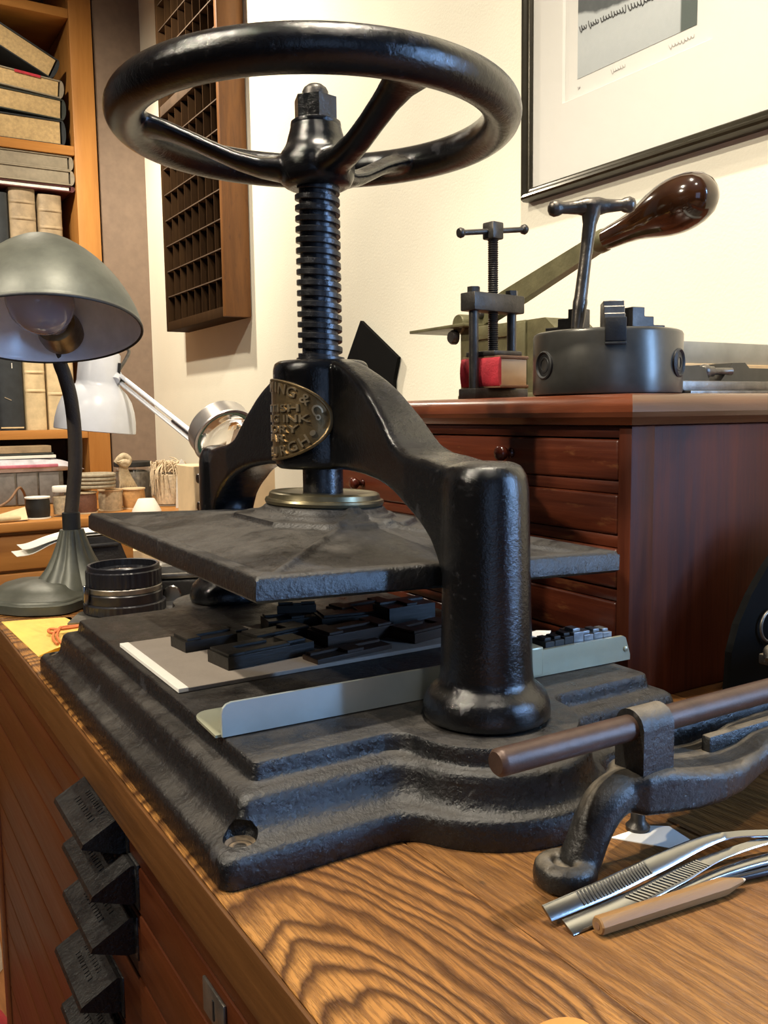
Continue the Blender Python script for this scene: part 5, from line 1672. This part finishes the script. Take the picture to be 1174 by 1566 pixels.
b = new(); bx(b, BX0, BX0 + 0.064, BY0, BY0 + 0.018, CZ + 0.0005, 1.58, 0.002); obj('stile', b, M_SHELF, bc)
b = new(); bx(b, BX1 - 0.064, BX1 - 0.04, BY0 + 0.0181, BY1, CZ + 0.0005, 1.58); obj('side_panel', b, M_SHELF, bc)
b = new(); bx(b, BX0 + 0.04, BX0 + 0.064, BY0 + 0.0181, BY1, CZ + 0.0005, 1.58); obj('side_panel', b, M_SHELF, bc)
b = new(); bx(b, BX0 + 0.064, BX1 - 0.064, BY1 - 0.012, BY1, CZ + 0.0005, 1.58); obj('back_panel', b, M_SHELFIN, bc)
SH = [0.1500, 0.4550, 0.9665, 1.345, 1.58]
for z in SH:
    b = new(); bx(b, BX0 + 0.0642, BX1 - 0.0642, BY0 + 0.003, BY1 - 0.0122, z - 0.026, z, 0.0015); obj('shelf', b, M_SHELFX, bc)

M_VELL = plain('cream_vellum', (0.58, 0.45, 0.26), 0.6, 0, 0.2, 30)
M_VELLD = plain('tan_parchment', (0.30, 0.22, 0.13), 0.6, 0, 0.35, 30)
M_PAGE = plain('yellowed_page_edges', (0.52, 0.36, 0.17), 0.8, 0, 0.2, 120)
M_PAGEG = plain('grey_page_edges', (0.25, 0.21, 0.15), 0.8, 0, 0.15, 60)
M_BOOKK = plain('black_book_cloth', (0.018, 0.022, 0.026), 0.5)
M_BOOKR = plain('maroon_book_cloth', (0.085, 0.018, 0.018), 0.5)
M_BOOKG = plain('dark_green_cloth', (0.03, 0.035, 0.03), 0.5)
M_WHITEP = plain('white_page_label', (0.75, 0.72, 0.66), 0.7)

def upright_book(x0, x1, y0, z0, h, depth, mat, bands, label, group, pages=M_PAGE, lean=0):
    t = thing('upright_book', label, 'book', ((x0 + x1) / 2, y0 + depth / 2, z0), group)
    w_ = x1 - x0
    b = new()
    # spine: rounded front, part of the cover
    P = []
    for i in range(9):
        a = pi + pi * i / 8
        P.append((x0 + w_ / 2 + w_ / 2 * cos(a), y0 + 0.008 + 0.008 * sin(a)))
    P += [(x1, y0 + depth), (x1 - 0.003, y0 + depth), (x1 - 0.003, y0 + 0.012), (x0 + 0.003, y0 + 0.012), (x0 + 0.003, y0 + depth), (x0, y0 + depth)]
    prism(b, P, z0, z0 + h)
    obj('cover', b, mat, t, 40)
    b = new(); bx(b, x0 + 0.0031, x1 - 0.0031, y0 + 0.0121, y0 + depth - 0.004, z0 + 0.003, z0 + h - 0.003)
    obj('pages', b, pages, t)
    for z in bands:
        b = new()
        loft(b, [[Vector((x0 + w_ / 2 + (w_ / 2 + 0.0006) * cos(pi + pi * i / 8), y0 + 0.008 + (0.008 + r) * sin(pi + pi * i / 8), z0 + h * z + dz)) for i in range(9)] + [Vector((x1, y0 + 0.010, z0 + h * z + dz)), Vector((x0, y0 + 0.010, z0 + h * z + dz))] for r, dz in ((0.0, -0.005), (0.003, -0.002), (0.003, 0.002), (0.0, 0.005))])
        obj('raised_band', b, mat, t, 50)
    return t
def lying_book(x0, x1, z0, h, y0, depth, cover, pages, label, group=None, tilt=0, spine='right', ct=0.004):
    t = thing('lying_book', label, 'book', ((x0 + x1) / 2, y0 + depth / 2, z0), group)
    M = T((x1, y0, z0)) @ RY(radians(tilt)) @ T((-x1, -y0, -z0))
    e0, e1 = (x0, x1 - 0.016)
    add('lower_cover', bkx(e0, e1 + 0.004, y0, y0 + depth, z0, z0 + ct, 0.001), cover, t, 30, M)
    add('upper_cover', bkx(e0, e1 + 0.004, y0, y0 + depth, z0 + h - ct, z0 + h, 0.001), cover, t, 30, M)
    add('pages', bkx(e0 + 0.002, e1, y0 + 0.004, y0 + depth - 0.004, z0 + ct + 0.0002, z0 + h - ct - 0.0002, 0.0005), pages, t, 30, M)
    def sp(b):
        P = [(e1 + 0.0045, z0), (e1 + 0.0045, z0 + h)]
        for i in range(9):
            a = pi / 2 - pi * i / 8
            P.append((e1 + 0.0055 + 0.0105 * cos(a), z0 + h / 2 + h / 2 * sin(a)))
        loft(b, [[Vector((x, y0 + 0.001, z)) for x, z in P], [Vector((x, y0 + depth - 0.001, z)) for x, z in P]])
    add('spine', sp, cover, t, 40, M)
    return t
# lower shelf: tall volumes
z0 = 0.1503
G1 = 'tall old volumes on the shelf behind the lamp shade'
bk = upright_book(0.1480, 0.2180, 2.292, z0, 0.265, 0.20, M_BOOKK, (), 'tall black book with a white numeral one low behind the lamp shade', G1)
t = text_bm('1', 0.022, 0.0006)
bmesh.ops.transform(t, matrix=T((0.190, 2.2912, 0.335)) @ RX(pi / 2), verts=t.verts)
obj('numeral', t, M_WHITEP, bk, 0)
b = new(); bx(b, 0.152, 0.214, 2.2905, 2.2935, z0 + 0.006, z0 + 0.010); obj('gilt_line', b, M_VELL, bk, 0)
b = new(); vs = bx(b, 0.165, 0.185, 2.2905, 2.2935, 0.240, 0.2425); xf(b, vs, T((0.175, 0, 0.241)) @ RY(radians(25)) @ T((-0.175, 0, -0.241))); obj('scratch', b, M_PAGEG, bk, 0)
upright_book(0.2240, 0.2800, 2.292, z0, 0.270, 0.20, M_VELL, (0.42, 0.62, 0.85), 'cream vellum book with raised bands between the black book and another cream one', G1)
upright_book(0.2865, 0.3620, 2.292, z0, 0.262, 0.20, M_VELL, (0.40, 0.80), 'cream vellum book beside the bookcase upright behind the white lamp', G1)
upright_book(0.070, 0.1450, 2.292, z0, 0.255, 0.20, M_BOOKG, (), 'dark green book at the far left of the lower shelf', G1)
# middle shelf: parchment volumes
z0 = 0.4553
G2 = 'parchment volumes above the lamp shade'
upright_book(0.2080, 0.2790, 2.292, z0, 0.382, 0.21, M_VELLD, (0.55, 0.78, 0.90), 'left of two tan parchment books above the lamp shade', G2)
upright_book(0.2870, 0.3520, 2.292, z0, 0.372, 0.21, M_VELLD, (0.60, 0.75, 0.88), 'right of two tan parchment books, next to the bookcase upright', G2)
upright_book(0.1500, 0.2040, 2.292, z0, 0.365, 0.21, M_BOOKK, (0.6,), 'black book left of the two parchment books above the lamp', G2)
lying_book(0.02, 0.389, 0.8376, 0.0180, 2.282, 0.22, M_BOOKR, M_WHITEP, 'thin maroon book with white page labels lying across the parchment books', None, 0)
lying_book(0.00, 0.389, 0.8560, 0.0420, 2.278, 0.23, M_PAGEG, M_PAGEG, 'lower of two thick grey-edged volumes lying under the upper shelf')
lying_book(0.01, 0.388, 0.8984, 0.0405, 2.280, 0.23, M_PAGEG, M_PAGEG, 'upper of two thick grey-edged volumes lying under the upper shelf')
# upper compartment: leaning stack
lying_book(0.06, 0.372, 0.9670, 0.0700, 2.283, 0.20, M_BOOKK, M_PAGE, 'bottom book of the leaning stack on the upper shelf, plain tan edges', None, 0)
lying_book(0.05, 0.374, 1.0375, 0.0580, 2.283, 0.20, M_BOOKG, M_PAGE, 'second book of the upper shelf stack with dark green boards', None, 3)
lying_book(0.08, 0.370, 1.0965, 0.0500, 2.283, 0.19, M_PAGEG, M_PAGE, 'third book of the upper shelf stack with a red mark on its edge', None, 5)
b = new(); vs = bx(b, 0.235, 0.305, 2.2818, 2.284, 1.1390, 1.1460); xf(b, vs, T((0.37, 0, 1.0965)) @ RY(radians(5)) @ T((-0.37, 0, -1.0965)))
e = obj('red_mark', b, M_RED, None, 0); pr_ = [o for o in COL.objects if o.name.startswith('lying_book')][-1]
e.parent = pr_; e.location = -pr_.location
lying_book(0.12, 0.345, 1.1475, 0.0600, 2.290, 0.19, M_BOOKK, M_PAGE, 'steeply tilted black book leaning on top of the upper shelf stack', None, 26)

# ------------------------------------------------------------------ things in the counter's back compartment
fb = thing('grey_file_box', 'long grey slatted file box under the lowest bookshelf', 'box', (0.05, 2.33, CZ))
b = new(); bx(b, -0.25, 0.300, 2.212, 2.45, CZ + 0.0005, 0.0330, 0.001); obj('body', b, M_STEELG, fb)
for k in range(9):
    x = -0.22 + k * 0.060
    b = new(); bx(b, x - 0.027, x + 0.027, 2.2075, 2.2125, CZ + 0.004, 0.0310, 0.001); obj('slat', b, plain('grey_slat_card', (0.15, 0.145, 0.14), 0.7) if k == 0 else bpy.data.materials['grey_slat_card'], fb)
b = new()
ring_ = []
for x, h, yy in ((-0.25, 0.030, 0), (-0.05, 0.034, 0.004), (0.10, 0.036, 0), (0.24, 0.034, 0.003), (0.300, 0.030, 0), (0.340, 0.016, 0.01), (0.362, 0.003, 0.02)):
    ring_.append([Vector((x, 2.205 + yy, 0.0334)), Vector((x, 2.198 + yy, 0.0334 + h * 0.45)), Vector((x, 2.215 + yy, 0.0334 + h)), Vector((x, 2.44, 0.0334 + h)), Vector((x, 2.445, 0.0334))])
loft(b, ring_)
M_PLAS = plain('milky_plastic_bag', (0.50, 0.49, 0.54), 0.25, 0, 0.3, 25, 0.002, 40)
pb = thing('plastic_bag', 'milky plastic bag of papers lying on the grey file box', 'bag', (0.05, 2.32, 0.0334))
obj('bag', b, M_PLAS, pb, 60)
b = new(); bx(b, 0.02, 0.285, 2.1965, 2.2040, 0.045, 0.0540, 0.002); obj('pink_sheet', b, plain('pink_paper', (0.50, 0.16, 0.22), 0.4), pb, 30, 'pink sheet showing through the plastic')
for k, (z, th, m, lb) in enumerate(((0.0700, 0.0090, M_PAPER, 'white sheaf of paper on the plastic bag under the lowest shelf'), (0.0795, 0.0060, M_BOOKG, 'dark green folder between the paper sheaf and the cream pad'), (0.0860, 0.0200, M_VELLD, 'cream pad on top of the paper pile under the lowest shelf'))):
    b = new(); bx(b, -0.20, 0.285 - 0.006 * k, 2.222, 2.44, z + 0.0005, z + th, 0.001)
    tag(obj('paper_sheaf' if k == 0 else ('folder' if k == 1 else 'paper_pad'), b, m, None, 0), lb, 'paper' if k != 1 else 'folder')
# thread, jars, twine
SPG = 'reels and jars on the back counter'
def reel(x, y, r, h, m, mtop, label, name='thread_reel', z=CZ, cat='reel'):
    t = thing(name, label, cat, (x, y, z), SPG)
    add('thread', lambda b: lathe(b, [(0, 0.0035), (r * 0.93, 0.0035), (r * 0.98, h * 0.25), (r, h * 0.5), (r * 0.98, h * 0.75), (r * 0.93, h - 0.0035), (0, h - 0.0035)], 36), m, t, 60, T((x, y, z)))
    for a, c in ((0.0003, 0.0035), (h - 0.0035, h)):
        add('flange', lambda b: lathe(b, [(0, a), (r * 1.04, a), (r * 1.04, c), (0, c)], 36), mtop, t, 40, T((x, y, z)))
M_TWINE = plain('pale_twine', (0.52, 0.42, 0.28), 0.85, 0, 0.25, 120, 0.001, 300)
M_TWINEG = plain('grey_cord', (0.33, 0.28, 0.20), 0.85, 0, 0.25, 120, 0.001, 300)
M_BROWNT = plain('brown_thread', (0.14, 0.06, 0.035), 0.7, 0, 0.2, 200, 0.0008, 500)
reel(0.161, 1.850, 0.0290, 0.054, M_BLACK, M_PAPER, 'black thread reel with white ends left of the lamp stem')
def jar(x, y, r, h, fill, lid, label, z=CZ, name='glass_jar', fh=0.8):
    t = thing(name, label, 'jar', (x, y, z), SPG)
    M = T((x, y, z))
    add('glass', lambda b: lathe(b, [(0, 0.0003), (r * 0.92, 0.0003), (r, 0.004), (r, h * 0.82), (r * 0.86, h * 0.92), (r * 0.86, h), (r * 0.80, h), (r * 0.80, h * 0.9), (r * 0.93, h * 0.81), (r * 0.93, 0.006), (0, 0.004)], 40), M_PANE, t, 60, M)
    add('contents', lambda b: lathe(b, [(0, 0.0045), (r * 0.90, 0.0065), (r * 0.90, h * fh * 0.95), (r * 0.6, h * fh), (0, h * fh)], 32), fill, t, 50, M)
    if not lid:
        return t
    if lid:
        add('lid', lambda b: lathe(b, [(0, h + 0.0002), (r * 0.92, h + 0.0002), (r * 0.95, h + 0.002), (r * 0.95, h + 0.013), (r * 0.90, h + 0.015), (0, h + 0.015)], 36), lid, t, 40, M)
jar(0.2235, 1.862, 0.0255, 0.062, M_TWINE, M_PAPER, 'small glass jar with white lid right of the black reel', fh=0.85)
reel(0.2870, 1.900, 0.0300, 0.056, M_BROWNT, M_TWINE, 'brown thread reel right of the lamp stem')
reel(0.3600, 1.930, 0.0310, 0.057, M_TWINE, M_CREAM, 'pale wooden reel below the coil of grey cord')
M_HONEY = plain('amber_fibre', (0.50, 0.27, 0.10), 0.7, 0, 0.3, 60)
reel(0.4260, 1.940, 0.0300, 0.056, M_HONEY, M_CREAM, 'amber reel in front of the glass jar of fibre')
# coil of cord lying on the reels
cc = thing('cord_coil', 'flat coil of grey cord lying on the brown and pale reels', 'coil', (0.318, 1.915, -0.0055))
b = new()
for lay in range(4):
    for rr_ in (0.048, 0.038, 0.028):
        tube(b, [(0.318 + rr_ * cos(2 * pi * i / 36) * (1 + 0.01 * lay), 1.915 + rr_ * sin(2 * pi * i / 36), 0.0002 + 0.0052 + lay * 0.0098) for i in range(36)], 0.0050, 8, closed=True)
obj('turns', b, M_TWINEG, cc, 60)['kind'] = 'stuff'
M_DARKF = plain('dark_grey_fibre', (0.16, 0.14, 0.11), 0.8, 0, 0.5, 60, 0.002, 80)
M_PALEF = plain('pale_blond_fibre', (0.66, 0.53, 0.36), 0.85, 0, 0.25, 120, 0.001, 300)
jar(0.4600, 2.058, 0.0560, 0.108, M_DARKF, M_BLACK, 'large glass jar of grey fibre with black lid', fh=0.9)
tf = jar(0.5360, 1.965, 0.0460, 0.095, M_PALEF, None, 'glass jar stuffed with spilling blond fibre beside the black-lidded jar', fh=0.95)
rnd = random.Random(12)
b = new()
for k in range(170):
    a = rnd.uniform(0, 2 * pi); r = rnd.uniform(0.0, 0.038); r1 = r + rnd.uniform(-0.004, 0.016)
    p = Vector((0.536 + r * cos(a), 1.965 + r * sin(a), 0.0325))
    q = Vector((0.536 + r1 * cos(a + 0.5), 1.965 + r1 * sin(a + 0.5), 0.046 + rnd.uniform(0, 0.016)))
    if k % 2:
        s = Vector((0.536 + 0.050 * cos(a + 0.6), 1.965 + 0.050 * sin(a + 0.6), 0.036))
        e_ = Vector((0.536 + 0.051 * cos(a + rnd.uniform(0.2, 1.0)), 1.965 + 0.051 * sin(a + 0.6), rnd.uniform(-0.04, 0.02)))
        tube(b, [p, q, s, e_], [0.0020, 0.0018, 0.0015, 0.0008], 5, 4)
    else:
        s = q + Vector((rnd.uniform(-0.02, 0.02), rnd.uniform(-0.02, 0.02), rnd.uniform(-0.02, 0.010)))
        tube(b, [p, q, s], [0.0022, 0.0018, 0.0009], 5, 4)
obj('strands', b, M_PALEF, tf, 60)['kind'] = 'stuff'
kn = thing('twine_knot', 'knotted cream twine tassel hanging over the cord coil and jar', 'twine', (0.405, 1.975, CZ))
b = new()
for pth in ([(0.392, 1.972, 0.062), (0.400, 1.966, 0.074), (0.412, 1.966, 0.080), (0.424, 1.966, 0.070), (0.416, 1.964, 0.056), (0.402, 1.964, 0.060), (0.398, 1.962, 0.068)],
            [(0.400, 1.963, 0.062), (0.410, 1.961, 0.064), (0.420, 1.962, 0.060)]):
    tube(b, pth, 0.0085, 10, 6)
obj('knot', b, M_TWINE, kn, 60)
for k in range(8):
    b = new()
    dx = (k - 3.5) * 0.0032
    tube(b, [(0.408 + dx * 0.4, 1.970, 0.058), (0.412 + dx, 1.974, 0.030), (0.420 + dx * 1.6, 1.976, 0.004), (0.428 + dx * 2.6, 1.984, -0.030), (0.434 + dx * 3.0, 1.986, CZ + 0.004)], [0.005, 0.0046, 0.0042, 0.0036, 0.003], 7, 5)
    obj('strand', b, M_TWINE, kn, 60)
b = new(); lathe(b, [(0, 0.0003), (0.038, 0.0003), (0.0370, 0.004), (0.022, 0.0325), (0.020, 0.034), (0, 0.034)], 40, None, (0.4305, 1.840, CZ))
tag(obj('white_cone', b, M_PAPER, None, 40), 'squat white cone in front of the jars on the back counter', 'cone')
b = new()
P = [(0.520, CZ), (0.548, CZ), (0.556, -0.02), (0.556, 0.03), (0.548, 0.060), (0.540, 0.070), (0.532, 0.055), (0.524, 0.01)]
loft(b, [[Vector((x, 1.868, z + 0.0003)) for x, z in P], [Vector((x, 1.873, z + 0.0003)) for x, z in P]]); bevel_all(b, 0.001, 1)
tag(obj('bone_folder', b, M_MAT, None, 30), 'tall white pointed blade standing right of the fibre jars', 'blade')
b = new(); bx(b, 0.5575, 0.596, 1.80, 1.865, CZ + 0.0004, 0.03, 0.002)
tag(obj('peach_box', b, M_CREAM, None, 30), 'peach card box at the right end of the back counter', 'box')
ks = new()
P = [(0.055, 1.800), (0.128, 1.802), (0.130, 1.845), (0.060, 1.850)]
loft(ks, [[Vector((x, y, CZ + 0.0005 + (0.030 if x > 0.1 else 0.012) * (1 if y > 1.82 else 0.1))) for x, y in P], [Vector((x, y, CZ + 0.0015 + (0.030 if x > 0.1 else 0.012) * (1 if y > 1.82 else 0.1))) for x, y in P]])
tag(obj('kraft_scrap', ks, M_CREAM, None, 0), 'creased tan paper scrap left of the black thread reel', 'paper')
b = new(); tube(b, [(0.02, 1.83, -0.045), (0.09, 1.86, -0.020), (0.125, 1.90, 0.010), (0.140, 1.93, 0.004), (0.150, 1.95, -0.020), (0.152, 1.96, CZ + 0.003)], 0.0032, 8, 6)
tag(obj('leather_strip', b, M_BOARDB, None, 60), 'bent brown leather strip arching behind the black reel', 'strip')
b = new(); tube(b, [(0.00, 1.800, CZ + 0.009), (0.05, 1.802, CZ + 0.0085), (0.095, 1.806, CZ + 0.0085), (0.112, 1.808, CZ + 0.0075)], [0.008, 0.0085, 0.008, 0.005], 12, 5)
tag(obj('wax_stick', b, M_VELL, None, 60), 'cream waxy stick lying at the counter edge', 'stick')

# ------------------------------------------------------------------ cloths on the floor behind the cabinet
def cloth(name, x, y, z, rx, ry, h, seed, col, label):
    rnd = random.Random(seed)
    b = new()
    n, m = 28, 10
    rg = []
    for j in range(m + 1):
        t = j / m
        r_ = sqrt(max(0, 1 - t ** 1.4))
        rg.append([Vector((x + rx * (r_ * (1 + 0.16 * sin(5 * a_ + seed + 3 * t)) + 0.01) * cos(a_), y + ry * (r_ * (1 + 0.16 * sin(4 * a_ + seed * 2)) + 0.01) * sin(a_), z + h * t * (1 + 0.1 * sin(3 * a_ + seed)) + 0.0005)) for a_ in [2 * pi * i / n for i in range(n)]])
    loft(b, rg)
    tag(obj(name, b, plain(name + '_weave', col, 0.9, 0, 0.15, 60), None, 60), label, 'cloth')
cloth('white_cloth', -0.16, 1.33, ZF, 0.10, 0.10, 0.36, 1, (0.70, 0.66, 0.58), 'white cloth heaped on the floor beyond the cabinet end')
cloth('red_cloth', -0.17, 1.06, ZF, 0.10, 0.08, 0.17, 2, (0.40, 0.03, 0.04), 'red cloth heaped on the floor in front of the white one')
cloth('green_cloth', -0.045, 0.92, ZF, 0.050, 0.06, 0.12, 3, (0.05, 0.34, 0.22), 'small green cloth on the floor beside the red one')
